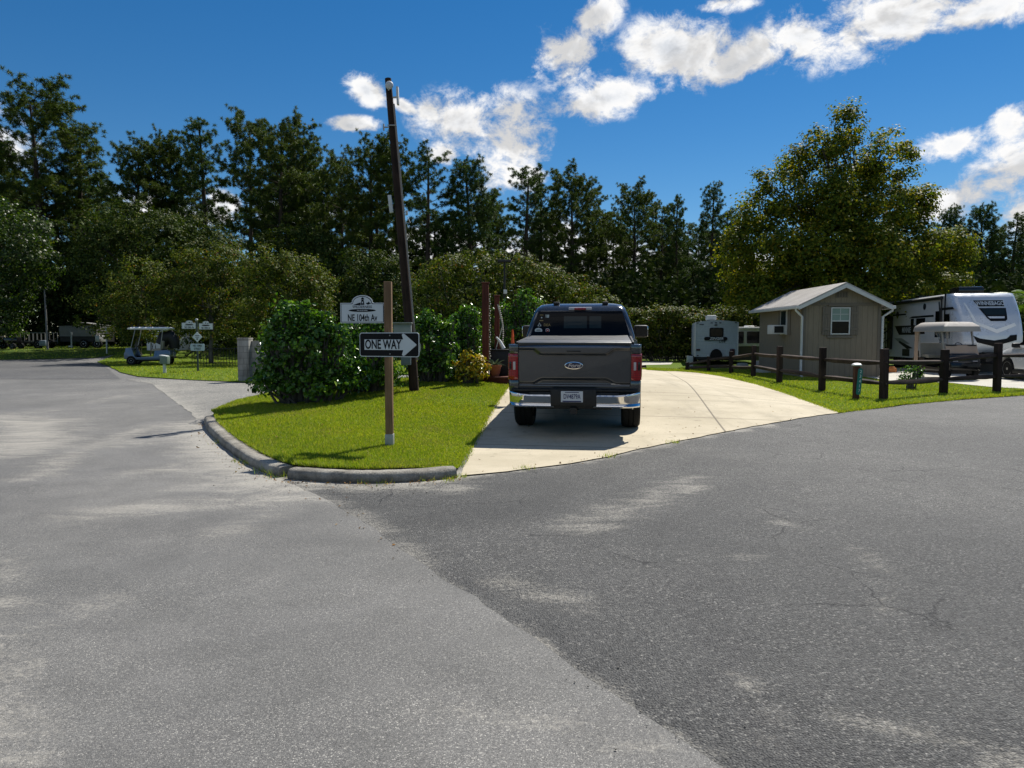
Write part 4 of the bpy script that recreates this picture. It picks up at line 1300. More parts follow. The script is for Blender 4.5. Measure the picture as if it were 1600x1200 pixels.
def block_mat():
    t = NT('concrete_block')
    br = t.n('ShaderNodeTexBrick')
    t.link(t.mapping((1, 1, 1), (PI / 2, 0, 0)), br.inputs['Vector'])
    br.inputs['Scale'].default_value = 1
    br.inputs['Brick Width'].default_value = .4; br.inputs['Row Height'].default_value = .2
    br.inputs['Mortar Size'].default_value = .008; br.inputs['Mortar Smooth'].default_value = .3
    br.inputs['Color1'].default_value = (.36, .345, .31, 1); br.inputs['Color2'].default_value = (.27, .26, .235, 1); br.inputs['Mortar'].default_value = (.17, .16, .14, 1)
    st = t.noise(1.6, 6, .7, t.mapping((3, 3, .5)))
    col = t.mix(t.mr(st, .42, .72, 0, .75), br.outputs['Color'], (.06, .055, .045))
    return t.fin(col, .95, t.bump(br.outputs['Fac'], -.6, .01), spec=.15)
M['block'] = block_mat()
def siding(name, c, pitch=.2, vertical=True):
    t = NT(name)
    x = t.xyz()
    co = t.math('ADD', x[0], x[1]) if vertical else x[2]
    f = t.math('FRACT', t.math('DIVIDE', co, pitch))
    g = t.mr(t.math('ABSOLUTE', t.math('SUBTRACT', f, .5)), .455, .485)
    nz = t.noise(4, 6, .65, t.mapping((6, 6, .6)))
    col = t.mix(t.mr(nz, .3, .7), c, tuple(q * .85 for q in c))
    col = t.mix(t.math('MULTIPLY', g, .45), col, tuple(q * .35 for q in c))
    return t.fin(col, .75, t.bump(t.math('SUBTRACT', t.math('MULTIPLY', nz, .12), g), .8, .012), spec=.25)
M['shed_wall'] = siding('shed_siding', (.235, .195, .145), .2)
M['shed_trim'] = simple('shed_trim', (.150, .128, .100), .7, 0, .1, 5)
M['rv_ribs'] = siding('ribbed_cladding', (.40, .46, .50), .09, False)
def metal_roof():
    t = NT('metal_roof')
    x = t.xyz()
    f = t.math('FRACT', t.math('DIVIDE', x[1], .23))
    g = t.mr(t.math('ABSOLUTE', t.math('SUBTRACT', f, .5)), .38, .46)
    nz = t.noise(1.5, 5, .6)
    col = t.mix(t.mr(nz, .3, .7), (.34, .315, .285), (.45, .42, .385))
    col = t.mix(t.math('MULTIPLY', g, .4), col, (.22, .19, .17))
    return t.fin(col, .45, t.bump(g, .6, .02), .25, .5)
M['roof'] = metal_roof()

# ------------------------------------------------------------------ pickup
def rrect(hx, hy, r, n=4, cx=0, cy=0):
    """rounded rectangle, counter clockwise"""
    pts = []
    for qx, qy, a0 in ((1, 1, 0), (-1, 1, 90), (-1, -1, 180), (1, -1, 270)):
        for k in range(n + 1):
            a = R(a0 + 90 * k / n)
            pts.append((cx + qx * (hx - r) + r * math.cos(a), cy + qy * (hy - r) + r * math.sin(a)))
    return pts

def wheel(parent, loc, r, w, rimr, spoke=6, rim_mat='alu', name='wheel', face=1):
    """wheel (tyre mesh) > rim; axis along x"""
    o = MB()
    hw = w / 2
    prof = [(rimr * .97, -hw * .8), (rimr * 1.05, -hw), (r * .9, -hw * 1.0), (r * .985, -hw * .8), (r, -hw * .55), (r, -hw * .30), (r * .972, -hw * .28), (r * .972, -hw * .2), (r, -hw * .18), (r, hw * .18), (r * .972, hw * .2), (r * .972, hw * .28), (r, hw * .30), (r, hw * .55), (r * .985, hw * .8), (r * .9, hw), (rimr * 1.05, hw), (rimr * .97, hw * .8)]
    o.lathe(prof, 30, axis='x')
    t = o.build(name, M['rubber'], parent, 35)
    t.location = loc
    rm = MB()
    f = hw * face
    rm.lathe([(rimr, -f * .8), (rimr, f * .82), (rimr * .93, f * .84), (rimr * .88, f * .35), (.02, f * .30), (.02, -f * .2)], 26, axis='x')
    for k in range(spoke):
        a = 2 * PI * k / spoke
        rm.box((f * .55, rimr * .5 * math.cos(a), rimr * .5 * math.sin(a)), (abs(f) * .4, rimr * .88, rimr * .17), (a, 0, 0), .008)
    rm.lathe([(.0, f * .3), (rimr * .2, f * .32), (rimr * .18, f * .8), (0, f * .82)], 14, axis='x')
    rm.build('rim', M[rim_mat], t, 35)
    return t

def cut_arches(o, centers, r, w=3.0):
    bmc = MB()
    for (y, z) in centers:
        bmc.tube([(-w, y, z), (w, y, z)], r, 28)
    c = bmc.build('cutter', M['black'])
    md = o.modifiers.new('cut', 'BOOLEAN')
    md.object = c; md.operation = 'DIFFERENCE'; md.solver = 'EXACT'
    bpy.context.view_layer.update()
    me = bpy.data.meshes.new_from_object(o.evaluated_get(bpy.context.evaluated_depsgraph_get()))
    o.modifiers.clear()
    o.data = me
    bpy.data.objects.remove(c)
    return o

def profile_loft(secs, n=None):
    """secs: (y, [(x,z)... right side from bottom centre to top centre])"""
    rings = []
    for y, half in secs:
        full = half + [(-x, z) for x, z in half[::-1] if abs(x) > 1e-6]
        rings.append([(x, y, z) for x, z in full])
    return rings

def pickup():
    p = at(893, 652, .02)
    base = Vector((.885, 10.2, 0))
    root = empty('pickup_truck', (0, 0, 0), 0, 'dark grey pickup truck with covered bed parked on the concrete driveway', 'truck')
    def sec(y, w, zb, zt, tuck=.05):
        return (y, [(0, zb), (w - .10, zb), (w - .02, zb + .10), (w, .86), (w + .012, .98), (w - .005, 1.12), (w - tuck * .5, zt - .07), (w - tuck, zt - .015), (w - tuck - .05, zt), (0, zt)])
    mb = MB()
    mb.loft(profile_loft([sec(.20, .955, .62, 1.385), sec(.5, .97, .58, 1.39), sec(1.3, .985, .55, 1.395), sec(2.1, .975, .50, 1.40), sec(3.5, .975, .48, 1.39), sec(4.45, .98, .50, 1.33, .10), sec(5.0, .975, .52, 1.27, .14), sec(5.5, .955, .52, 1.22, .16), sec(5.78, .90, .55, 1.12, .18)]))
    body = mb.build('body', M['truck'], root, None)
    cut_arches(body, [(1.28, .40), (4.97, .40)], .50)
    body.data.materials.clear(); body.data.materials.append(M['truck'])
    body.data.shade_smooth(); body.data.set_sharp_from_angle(angle=R(32))
    # cab
    def ring(z, hx, y0, y1, r):
        return [(x, y, z) for x, y in rrect(hx, (y1 - y0) / 2, r, 4, 0, (y0 + y1) / 2)]
    cb = MB()
    cb.loft([ring(1.36, .925, 1.93, 4.70, .06), ring(1.44, .915, 1.95, 4.50, .07), ring(1.62, .86, 2.00, 4.10, .09), ring(1.80, .795, 2.07, 3.80, .10), ring(1.88, .755, 2.13, 3.66, .12), ring(1.93, .70, 2.22, 3.56, .14), ring(1.955, .58, 2.36, 3.40, .14)])
    cab = cb.build('cab', M['truck'], root, 40)
    def rear(x, z, d=.0):
        """point on the rear face of the cab"""
        Z = [(1.36, 1.93), (1.44, 1.95), (1.62, 2.0), (1.80, 2.07), (1.88, 2.13)]
        y = float(np.interp(z, [a for a, b in Z], [b for a, b in Z]))
        return Vector((x, y - d, z))
    def glass(name, f, mat, parent, nu=6, nv=5, solid=.0):
        g = MB().grid(f, nu, nv)
        return g.build(name, M[mat], parent, 60, fix=False)
    def rw(u, v):
        z = 1.425 + .405 * v
        hw = float(np.interp(z, [1.42, 1.62, 1.84], [.835, .78, .705]))
        return rear((u * 2 - 1) * hw, z, .012)
    win = glass('rear_window', rw, 'dark_glass', root, 10, 6)
    for a, b, tn in ((-.27, .12, 'see_through_pane'), (.16, .36, 'see_through_pane_right')):
        glass(tn, lambda u, v: rear(a + (b - a) * u, 1.545 + .20 * v, .017), 'tint_glass', win, 2, 3)  # daylight through the far windscreen, put into the panes' paler colour
    def sticker(name, x, z, mat, shape):
        s = MB()
        z += .035
        o = [(x + a, z + b) for a, b in shape]
        y = rear(x, z, .016).y
        s.prism(o, y - .002, y, 'xz')
        return s.build(name, M[mat], win)
    ov = lambda a, b, n=18: [(a * math.cos(2 * PI * k / n), b * math.sin(2 * PI * k / n)) for k in range(n)]
    sticker('oval_sticker', -.70, 1.475, 'sheet_white', ov(.065, .043))
    sticker('oval_band', -.70, 1.478, 'grey_box', [(-.04, -.012), (.04, -.012), (.03, .014), (-.03, .014)]).location = (0, -.004, 0)
    sticker('round_sticker', -.545, 1.475, 'sheet_white', ov(.036, .036))
    sticker('round_centre', -.545, 1.475, 'redvinyl', ov(.027, .027)).location = (0, -.004, 0)
    sticker('dot', -.545, 1.475, 'sheet_white', ov(.009, .009)).location = (0, -.007, 0)
    for dx in (-1, 1):
        q = [(-.032 * dx, -.03), (-.024 * dx, -.034), (.004 * dx, .038), (-.002 * dx, .042)]
        sticker('compass_sticker', -.685, 1.565, 'sheet_white', q)
        q = [(-.034 * dx, .0), (0, -.03), (0, -.021), (-.026 * dx, .004)]
        sticker('square_sticker', -.685, 1.565, 'sheet_white', q)
    sticker('shield_sticker', -.555, 1.705, 'grey_box', [(-.034, .035), (.034, .035), (.03, -.012), (0, -.045), (-.03, -.012)])
    sticker('shield_mark', -.548, 1.71, 'sheet_white', [(-.004, .02), (.02, .026), (.012, -.02), (-.006, -.028)]).location = (0, -.004, 0)
    sticker('bar_sticker', -.655, 1.735, 'gold', [(-.03, -.005), (.03, -.005), (.03, .005), (-.03, .005)])
    sticker('bar_sticker', -.655, 1.64, 'gold', [(-.032, -.008), (.032, -.008), (.032, .008), (-.032, .008)])
    sticker('dot_sticker', -.653, 1.69, 'sheet_white', ov(.012, .012))
    letters('initials_sticker', 'DEA', .062, rear(-.555, 1.60, .02), M['gold'], win, sx=1., bold=.012)
    # brake light and roof
    bl = MB(); bl.box((0, 2.115, 1.872), (.40, .05, .052), None, .02)
    b_ = bl.build('brake_light', M['lamp_clear'], root, 40)
    bl = MB(); bl.box((0, 2.098, 1.868), (.20, .045, .036), None, .01); bl.build('lens', M['tail'], b_, 40)
    for s in (-1, 1):
        q = MB(); q.box((s * .42, 2.36, 1.965), (.10, .22, .045), None, .012); q.build('roof_mount', M['black'], root, 40)
    # side windows, door lines, handles
    for s in (-1, 1):
        for (y0, y1) in ((2.28, 3.10), (3.20, 4.05)):
            def sw(u, v):
                z = 1.43 + .37 * v
                hx = float(np.interp(z, [1.36, 1.44, 1.62, 1.80], [.925, .915, .86, .795])) + .008
                return Vector((s * hx, y0 + (y1 - y0) * u * (1 - (.22 * v if y0 > 3 else 0)) + (0.06 * v if y0 < 3 else 0), z))
            glass('side_window', sw, 'dark_glass', root, 4, 4)
        for y in (2.9, 3.85):
            q = MB(); q.box((s * .985, y, 1.13), (.03, .20, .035), None, .01); q.build('door_handle', M['truck'], root, 40)
        q = MB()
        q.box((s * 1.10, 4.02, 1.40), (.27, .12, .235), None, .045)
        mm = q.build('side_mirror', M['black'], root, 40)
        g = MB(); g.box((s * 1.10, 3.956, 1.40), (.22, .008, .19), None, .003); g.build('mirror_glass', M['blackgloss'], mm)
        g = MB(); g.tube([(s * .93, 4.08, 1.30), (s * 1.02, 4.06, 1.33)], .03, 6); g.build('mirror_bracket', M['black'], mm, 40); g = MB(); g.box((s * 1.225, 4.03, 1.40), (.03, .10, .20), None, .012); g.build('mirror_cap', M['chrome'], mm, 40)
        g = MB(); g.box((s * .965, 3.3, .47), (.12, 2.1, .06), None, .02); g.build('side_step', M['black'], root, 40)
    # tailgate: a sculpted panel
    def tg(u, v):
        x = -.80 + 1.60 * u
        z = .775 + .60 * v
        ax = abs(x)
        y = .165
        # upper band stands out, its lower edge bends up towards the corners
        edge = 1.255 + .075 * sstep(.46, .60, ax)
        y -= .050 * sstep(edge - .035, edge + .012, z)
        y += .055 * sstep(1.345, 1.375, z)
        # lower step, deeper in the middle
        low = .895 - .085 * (1 - sstep(.60, .46, ax)) if False else .905 - .07 * sstep(.45, .62, ax)
        y += .040 * (1 - sstep(low - .05, low, z))
        y -= .030 * (1 - sstep(.785, .81, z))
        y -= .014 * (1 - (x / .80) ** 2)
        return Vector((x, y, z))
    g = MB().grid(tg, 90, 80)
    tail = g.build('tailgate', M['truck'], root, 50, solid=0)
    q = MB(); q.box((0, .112, 1.315), (.44, .018, .062), None, .006); q.box((0, .100, 1.293), (.20, .012, .018), None, .004)
    q.build('handle', M['blackgloss'], tail, 40)
    q = MB(); q.prism(ov(.135, .056, 36), .108, .135, 'xz'); e = q.build('emblem', M['chrome'], tail, 30, .004)
    e.location = (0, 0, 1.085)
    q = MB(); q.prism(ov(.122, .045, 36), .1035, .12, 'xz'); e = q.build('emblem_field', M['navy'], tail, 30); e.location = (0, 0, 1.085)
    l = letters('emblem_letters', 'Ford', .082, (0, .1015, 1.083), M['chrome'], tail, sx=1.15, shear=.35, bold=.012, ext=.002)
    q = MB(); q.box((.60, .185, .812), (.13, .012, .016)); q.build('badge', M['chrome'], tail)
    # quarter panel corners beside the lamps and a rear pillar
    for s in (-1, 1):
        q = MB()
        def cor(z, r0):
            return [(s * .812, .155, z), (s * .93, .160, z), (s * .962, .20, z), (s * .962, .36, z), (s * .812, .36, z)]
        q.loft([cor(.70, 0), cor(.86, 0)]); q.loft([cor(1.255, 0), cor(1.385, 0)])
        q.build('corner_panel', M['truck'], root, 30, .008)
        q = MB()
        q.loft([[(s * .818, .15, z), (s * .90, .145, z), (s * .962, .17, z), (s * .974, .22, z), (s * .968, .36, z), (s * .818, .36, z)] for z in (.868, .93, 1.05, 1.19, 1.25)])
        tl = q.build('tail_light', M['tail'], root, 30, .012)
        q = MB(); q.box((s * .872, .143, 1.075), (.036, .02, .12), None, .008); q.build('reverse_lamp', M['lamp_clear'], tl, 40)
        q = MB(); q.box((s * .93, .148, 1.075), (.03, .02, .12), None, .006); q.build('lamp_divider', M['blackgloss'], tl, 40)
    # bed cover
    q = MB()
    q.loft([[(-.82, .17, 1.392), (.82, .17, 1.392), (.82, .17, 1.412), (-.82, .17, 1.412)], [(-.82, .30, 1.394), (.82, .30, 1.394), (.82, .30, 1.424), (-.82, .30, 1.424)], [(-.80, 1.90, 1.40), (.80, 1.90, 1.40), (.80, 1.90, 1.43), (-.80, 1.90, 1.43)]])
    tc = q.build('bed_cover', M['tonneau'], root, 30, .006)
    q = MB()
    for k in (1, 2): q.box((0, .22 + k * .56, 1.4255), (1.62, .012, .008))
    for s in (-1, 1): q.box((s * .845, 1.05, 1.405), (.03, 1.68, .03), None, .008)
    q.build('cover_rail', M['black'], tc)
    # bumper
    q = MB()
    q.box((0, .17, .60), (1.30, .2, .20), None, .02)
    q.box((0, .055, .63), (.66, .10, .24), None, .02); q.box((0, .20, .722), (1.84, .22, .03), None, .01); q.box((0, .26, .59), (1.80, .16, .22), None, .02)
    q.box((0, .16, .50), (1.1, .16, .10), None, .02)
    bp = q.build('bumper', M['black'], root, 40)
    for s in (-1, 1):
        q = MB()
        rings = []
        for t in range(11):
            x = .335 + .615 * t / 10
            back = .13 * max(0, (t - 6.5) / 3.5) ** 2
            zt = .665 + .035 * max(0, (t - 5) / 5)
            cutx = 0
            prof = [(.05, .475), (.012, .482), (-.004, .500), (.010, .522), (.030, .535), (-.012, zt - .02), (.0, zt), (.10, zt), (.10, .475)]
            rings.append([(s * (x + (.055 * (.66 - z) / .18 * -1 if t == 0 else 0)), .035 + a + back, z) for a, z in prof])
        q.loft(rings)
        q.build('chrome_panel', M['chrome'], bp, 50)
    q = MB(); q.box((-.02, -.002, .645), (.315, .008, .16), None, .003)
    pl = q.build('license_plate', M['plate_white'], root)
    letters('plate_characters', 'DV4879A', .098, (-.02, -.008, .645), M['plate_blue'], pl, sx=.62, bold=.012, ext=.001)
    q = MB(); q.box((-.02, -.007, .578), (.27, .003, .018)); q.box((-.02, -.007, .708), (.20, .003, .010)); q.build('plate_band', M['plate_blue'], pl)
    # running gear
    for y in (1.28, 4.97):
        for s in (-1, 1):
            wheel(root, (s * .845, y, .40), .405, .29, .25, 6, 'alu', face=s)
    q = MB(); q.box((0, 2.6, .52), (1.5, 4.6, .16)); q.tube([(-.8, 1.28, .40), (.8, 1.28, .40)], .06, 8); q.sphere((0, 1.28, .40), .15); q.box((0, .62, .60), (1.7, .7, .10)); q.tube([(-.3, .5, .5), (.3, .5, .5)], .05)
    q.build('chassis', M['black'], root)
    q = MB(); q.tube([(.55, 1.0, .50), (.60, .45, .49), (.86, .36, .455)], .04, 12); q.build('exhaust_pipe', M['steel'], root, 50)
    q = MB(); q.box((0, .08, .44), (.09, .2, .09)); q.build('tow_hitch', M['black'], root)
    # windscreen and front, seen only from aside
    def ws(u, v):
        z = 1.42 + .40 * v
        y = float(np.interp(z, [1.36, 1.44, 1.62, 1.80, 1.88], [4.70, 4.50, 4.10, 3.80, 3.66])) + .012
        return Vector(((u * 2 - 1) * (.80 - .14 * v), y, z))
    glass('windscreen', ws, 'dark_glass', root)
    q = MB(); q.box((0, 5.75, .58), (1.8, .25, .2), None, .04); q.build('front_bumper', M['chrome'], root, 40)
    yaw = R(-8.0)
    root.rotation_euler = Euler((R(3.1), 0, yaw))
    # the rear axle stands on the slab
    Mx = Euler((R(3.1), 0, yaw)).to_matrix()
    ax = Mx @ Vector((0, 1.28, 0))
    gx, gy = base.x + ax.x, base.y + ax.y
    root.location = (base.x, base.y, G(gx, gy) + .018 - ax.z)
    return root
pickup()
# ------------------------------------------------------------------ sign post by the road
def sign_post():
    p = at(609, 696, .12)
    D = p.y
    top = atY(606, 440, D).z
    root = empty('sign_post', p, 0, 'square wooden post carrying two signs at the corner of the lawn', 'post')
    h = top - p.z
    q = MB(); q.box((0, 0, h / 2 - .05), (.093, .093, h + .1), None, .006)
    q.build('post', M['post_wood'], root, 40)
    q = MB(); q.box((0, 0, .075), (.104, .104, .15), None, .004); q.build('base_sleeve', M['galv'], root, 40)
    return p, D
sp, SD = sign_post()
def one_way():
    c = atY(609.5, 538.5, SD)
    root = empty('road_sign', (c.x, c.y - .085, c.z), R(-24), 'black and white ONE WAY arrow sign bolted to the wooden post', 'sign')
    w, h = .885, .305
    q = MB(); q.prism(rrect(w / 2, h / 2, .035, 5), -.002, .002, 'xz'); q.build('plate', M['sheet_white'], root)
    q = MB(); q.prism(rrect(w / 2 - .010, h / 2 - .010, .028, 5), -.0045, -.0021, 'xz'); q.build('black_field', M['sign_black'], root)
    L = -.365
    arrow = [(L, -.066), (.215, -.066), (.195, -.125), (.213, -.14), (.232, -.135), (.405, -.006), (.405, .006), (.232, .135), (.213, .14), (.195, .125), (.215, .066), (L, .066)]
    q = MB(); q.prism(arrow, -.0070, -.0046, 'xz'); q.build('arrow', M['sheet_white'], root)
    letters('lettering', 'ONE WAY', .160, (-.085, -.0085, -.002), M['sign_black'], root, sx=.72, bold=.022, ext=.001)
    for z in (-.115, .115):
        q = MB(); q.tube([(.02, -.010, z), (.02, .012, z)], .008, 8); q.build('bolt', M['steel'], root)
one_way()
def arch_sign(mbw, mbb, w, h, rise, t=.003):
    """outline of a name plate with a round crest"""
    def out(k):
        w2, h2 = w / 2 - k, h / 2 - k
        pts = [(-w2, -h2), (w2, -h2), (w2, h2), (w * .26 - k, h2)]
        n = 14
        for i in range(n + 1):
            a = PI * i / n
            pts.append(((w * .235 - k) * math.cos(a), h2 + .012 + (rise - k * .3) * math.sin(a)))
        pts += [(-w * .26 + k, h2), (-w2, h2)]
        return pts
    mbw.prism(out(0), -t, t, 'xz')
    mbb.prism(out(.010), -t - .0018, -t - .0003, 'xz')
    return out
def name_sign(center, rz, w, h, rise, label, textline, detail=True, bracket=None):
    root = empty('street_sign', center, rz, label, 'sign')
    a, b = MB(), MB()
    out = arch_sign(a, b, w, h, rise)
    a.build('plate', M['sheet_white'], root)
    b.build('border_line', M['sign_black'], root)
    q = MB(); q.prism(out(.016), -.0062, -.0049, 'xz'); q.build('face', M['sheet_white'], root)
    letters('lettering', textline, h * .46, (0, -.0072, -h * .25), M['sign_black'], root, sx=.62, bold=.02, ext=.0008)
    q = MB()
    n = 20
    q.prism([(w * .31 * math.cos(2 * PI * k / n), h * .125 + h * .075 * math.sin(2 * PI * k / n)) for k in range(n)], -.0074, -.0063, 'xz')
    if detail:
        # lighthouse, hill and tree of the crest
        z0 = h * .40
        q.prism([(-.018, z0), (.030, z0), (.020, z0 + .065), (-.008, z0 + .065)], -.0074, -.0063, 'xz')
        q.prism([(-.014, z0 + .068), (.026, z0 + .068), (.022, z0 + .085), (.006, z0 + .095), (-.010, z0 + .085)], -.0074, -.0063, 'xz')
        q.prism([(-.125, z0 - .004), (-.02, z0 - .004), (-.02, z0 + .03), (-.05, z0 + .022)], -.0074, -.0063, 'xz')
        q.prism([(.055, z0 + .012), (.075, z0), (.10, z0 + .012), (.12, z0 + .016), (.10, z0 + .024), (.085, z0 + .042), (.075, z0 + .028), (.05, z0 + .024)], -.0074, -.0063, 'xz')
    else:
        q.prism([(-.02, h * .42), (.03, h * .42), (.012, h * .42 + .07), (-.004, h * .42 + .07)], -.0074, -.0063, 'xz')
        q.box((.09, -.0068, h * .45), (.06, .001, .03)); q.box((-.10, -.0068, h * .42), (.10, .001, .012))
    q.build('emblem', M['sign_black'], root)
    if detail:
        q = MB(); q.box((.005, -.0068, z0 + .03), (.014, .003, .02)); q.build('emblem_window', M['sheet_white'], root)
        letters('park_name', 'WILDERNESS', h * .17, (0, -.0072, h * .295), M['sign_black'], root, sx=1.0, bold=.008, ext=.0008)
        letters('park_line', 'VILLAGE PARK', h * .085, (0, -.0082, h * .125), M['sheet_white'], root, sx=1., bold=.006, ext=.0008)
    else:
        q = MB(); q.box((0, -.0068, h * .24), (w * .5, .001, h * .07)); q.build('park_name', M['sign_black'], root)
    if bracket:
        q = MB(); q.box(bracket[0], bracket[1]); q.build('bracket', M['sign_black'], root)
    return root
c = atY(566, 489, SD)
name_sign((c.x, c.y + .01, c.z), R(-6), .572, .255, .085, 'white NE 104th Av street name sign with arched top', 'NE 104th Av', True, ((.275, .012, -.01), (.05, .03, .20)))

# ------------------------------------------------------------------ leaning utility pole
def utility_pole():
    p = at(648, 611, .12)
    Y = p.y
    t = atY(603, 116, Y)
    d = Vector((t.x - p.x, .25, t.z - p.z))
    root = empty('utility_pole', p, 0, 'tall dark wooden utility pole leaning left behind the ONE WAY sign', 'pole')
    q = MB()
    q.tube([d * (i / 10) - Vector((0, 0, .2 if i == 0 else 0)) for i in range(11)], [.102 - .036 * i / 10 for i in range(11)], 14)
    q.build('pole', M['pole_wood'], root, 50)
    H = d.length
    def on(s, dx=0, dy=0): return d * s + Vector((dx, dy, 0))
    q = MB()
    for off, r in ((.02, .013), (.055, .010)):
        q.tube([on(s / 12, .115 - .04 * s / 12 + off * .3, -.10 + .035 * s / 12 - off * .2) for s in range(2, 12)], r, 6)
    q.tube([on(.10, .13, -.10), on(.16, .12, -.10)], .012, 6)
    q.build('conduit', M['cable'], root, 50)
    q = MB(); q.sphere(on(.973, .03, -.12), .085, 14, 1, .55, 1); q.tube([on(.96, 0, -.05), on(.973, .02, -.1)], .02, 6); q.build('dish_antenna', M['white_trim'], root, 50)
    q = MB(); q.box(on(.943, .175, -.05), (.045, .10, .36), (0, R(-2), 0), .012); q.tube([on(.94, .03, 0), on(.94, .17, -.04)], .018, 6); q.build('panel_antenna', M['white_trim'], root, 40)
    q = MB(); q.tube([on(.845, -.16, -.03), on(.845, .0, -.03)], .014, 6); q.box(on(.845, -.17, -.03), (.03, .05, .13), None, .006); q.tube([on(.848, -.08, -.10), on(.848, .10, -.10)], .012, 6); q.build('bracket', M['galv'], root, 40)
    q = MB(); q.box(on(.60, -.16, -.06), (.075, .07, .36), (0, R(-6), 0), .01); q.build('equipment_box', M['white_trim'], root, 40)
    q = MB(); q.tube([on(.565, .10, -.05), on(.565, .17, -.08)], .010, 6); q.tube([on(.54, .09, -.06), on(.54, .22, -.10), on(.558, .17, -.09)], .008, 6); q.box(on(.572, .16, -.08), (.045, .05, .09), None, .01); q.build('bracket', M['galv'], root, 40)
    b = atY(631, 519, Y) - p
    q = MB(); q.box((b.x, -.14, b.z), (.36, .16, .36), None, .012); q.box((b.x, -.20, b.z + .187), (.40, .24, .018)); q.build('meter_box', M['grey_box'], root, 40)
    b = atY(636, 551, Y) - p
    q = MB(); q.box((b.x, -.14, b.z), (.20, .14, .50), None, .014); q.build('junction_box', simple('blue_grey_box', (.13, .17, .20), .5, 0, .15, 8), root, 40)
    q = MB()
    b = atY(648, 545, Y) - p
    for k in range(2):
        q.tube([(b.x + .13 * math.sin(a) + .02 * k, -.18 - .01 * k, b.z + .03 - .13 * math.cos(a) * (1 + .2 * k)) for a in np.linspace(-2.0, 2.2, 14)], .008, 5)
    q.build('cable_loop', M['rope'], root, 50)
utility_pole()

# ------------------------------------------------------------------ red timber stand with its pots
def timber():
    f = at(758, 597, .08)
    Y = f.y
    k = Y / FPX
    root = empty('timber_stand', f, 0, 'red brown timber stand with two tall posts beside the pickup', 'stand')
    def post(px, py0, py1, dy, w):
        a = atY(px, py0, Y + dy) - f; b = atY(px, py1, Y + dy) - f
        q = MB(); q.box(((a.x + b.x) / 2, dy, (a.z + b.z) / 2), (w, w, b.z - a.z), None, .008); o = q.build('post', M['red_wood'], root, 40)
        q = MB(); q.box((b.x, dy, b.z + .012), (w + .035, w + .035, .03), None, .01); q.build('post_cap', M['red_wood'], o, 40)
        return a, b
    a0, b0 = post(758.5, 600, 443, 0, .15)
    a1, b1 = post(776.5, 600, 463, .7, .12)
    q = MB()
    d = atY(772, 588, Y) - f
    q.box((.48, .45, d.z - .03), (1.05, 1.3, .05), None, .006); q.box((.48, -.16, d.z - .13), (1.05, .05, .16), None, .006)
    for x in (.05, .5, .95): q.box((x, .4, (d.z - .1) / 2 - .05), (.1, .9, d.z))
    q.build('platform', M['red_wood'], root, 40)
    # chain with small lights hanging down the posts
    q = MB()
    for i in range(28):
        t = i / 27
        q.sphere((b0.x + .10 + .012 * math.sin(i * 2), -.03, b0.z * (1 - t) + t * .55 - .25 * (1 - t)), .018, 6)
    for i in range(22):
        t = i / 21
        q.sphere((b1.x + .05 + .10 * math.sin(t * 2.6), .62, b1.z - .25 - t * 1.05), .020, 6)
    q.tube([(b1.x + .02, .62, b1.z - .2), (b1.x + .14, .62, b1.z - .7), (b1.x - .02, .62, b1.z - 1.25), (b1.x + .06, .62, b1.z - 1.7)], .014, 5)
    o = q.build('rope_light', M['rope'], None, 60)
    o.location = f
    tag(o, 'pale rope lights hanging down the two red posts', 'lights')
    # black grill box and white spout
    bx = MB(); c = atY(778, 565, Y + .55)
    bx.box((0, 0, 0), (.52, .45, .60), None, .02); bx.box((0, -.01, .31), (.56, .5, .03), None, .01)
    for z in (-.15, .05): bx.box((0, -.228, z), (.44, .01, .02))
    o = bx.build('storage_box', M['black'], None, 40); o.location = (c.x + .06, c.y, f.z + d.z + .30)
    tag(o, 'black storage box on the timber stand behind the clay pot', 'box')
    q = MB(); c = atY(783, 545, Y + .5)
    q.tube([(-.12, 0, .18), (-.03, 0, .08), (.06, 0, -.10)], [.02, .035, .05], 8); o = q.build('garden_scoop', M['white'], None, 50); o.location = (c.x, c.y - .1, f.z + d.z + .74)
    tag(o, 'white scoop lying on top of the black box', 'scoop')
    # aloe
    pr = empty('potted_plant', (atY(773, 586, Y).x, Y + .1, f.z + d.z - .004), 0, 'spiky aloe in a clay pot on the timber stand', 'plant')
    q = MB(); q.lathe([(.10, 0), (.15, .22), (.165, .22), (.165, .27), (.145, .27), (.135, .22), (.02, .21)], 18); q.build('pot', M['terracotta'], pr, 40)
    q = MB()
    for i in range(26):
        a = i * 2.4; el = random.uniform(.35, 1.3); L = random.uniform(.22, .36)
        pts = [Vector((L * t * math.cos(el) * math.cos(a), L * t * math.cos(el) * math.sin(a), .24 + L * math.sin(el) * t - .1 * t * t)) for t in (0, .35, .7, 1)]
        q.tube(pts, [.016, .017, .010, .002], 5)
    q.build('leaves', simple('aloe_leaf', (.16, .22, .10), .5, 0, .2, 15), pr, 50)
    # orange marker
    q = MB(); c = atY(801, 530, Y + 1.0)
    q.lathe([(.05, 0), (.045, .01), (.018, .34), (.0, .35)], 12); o = q.build('orange_cone', M['orange'], None, 50); o.location = (c.x, c.y, c.z - .17)
    o.location.z = c.z - .1
    return o, c
oc, cc = timber()
q = MB(); q.tube([(0, 0, -cc.z + .1 + G(cc.x, cc.y)), (0, 0, .02)], .015, 6); q.build('stake', M['black'], oc)
tag(oc, 'orange cone on a thin stake left of the pickup bed', 'marker')
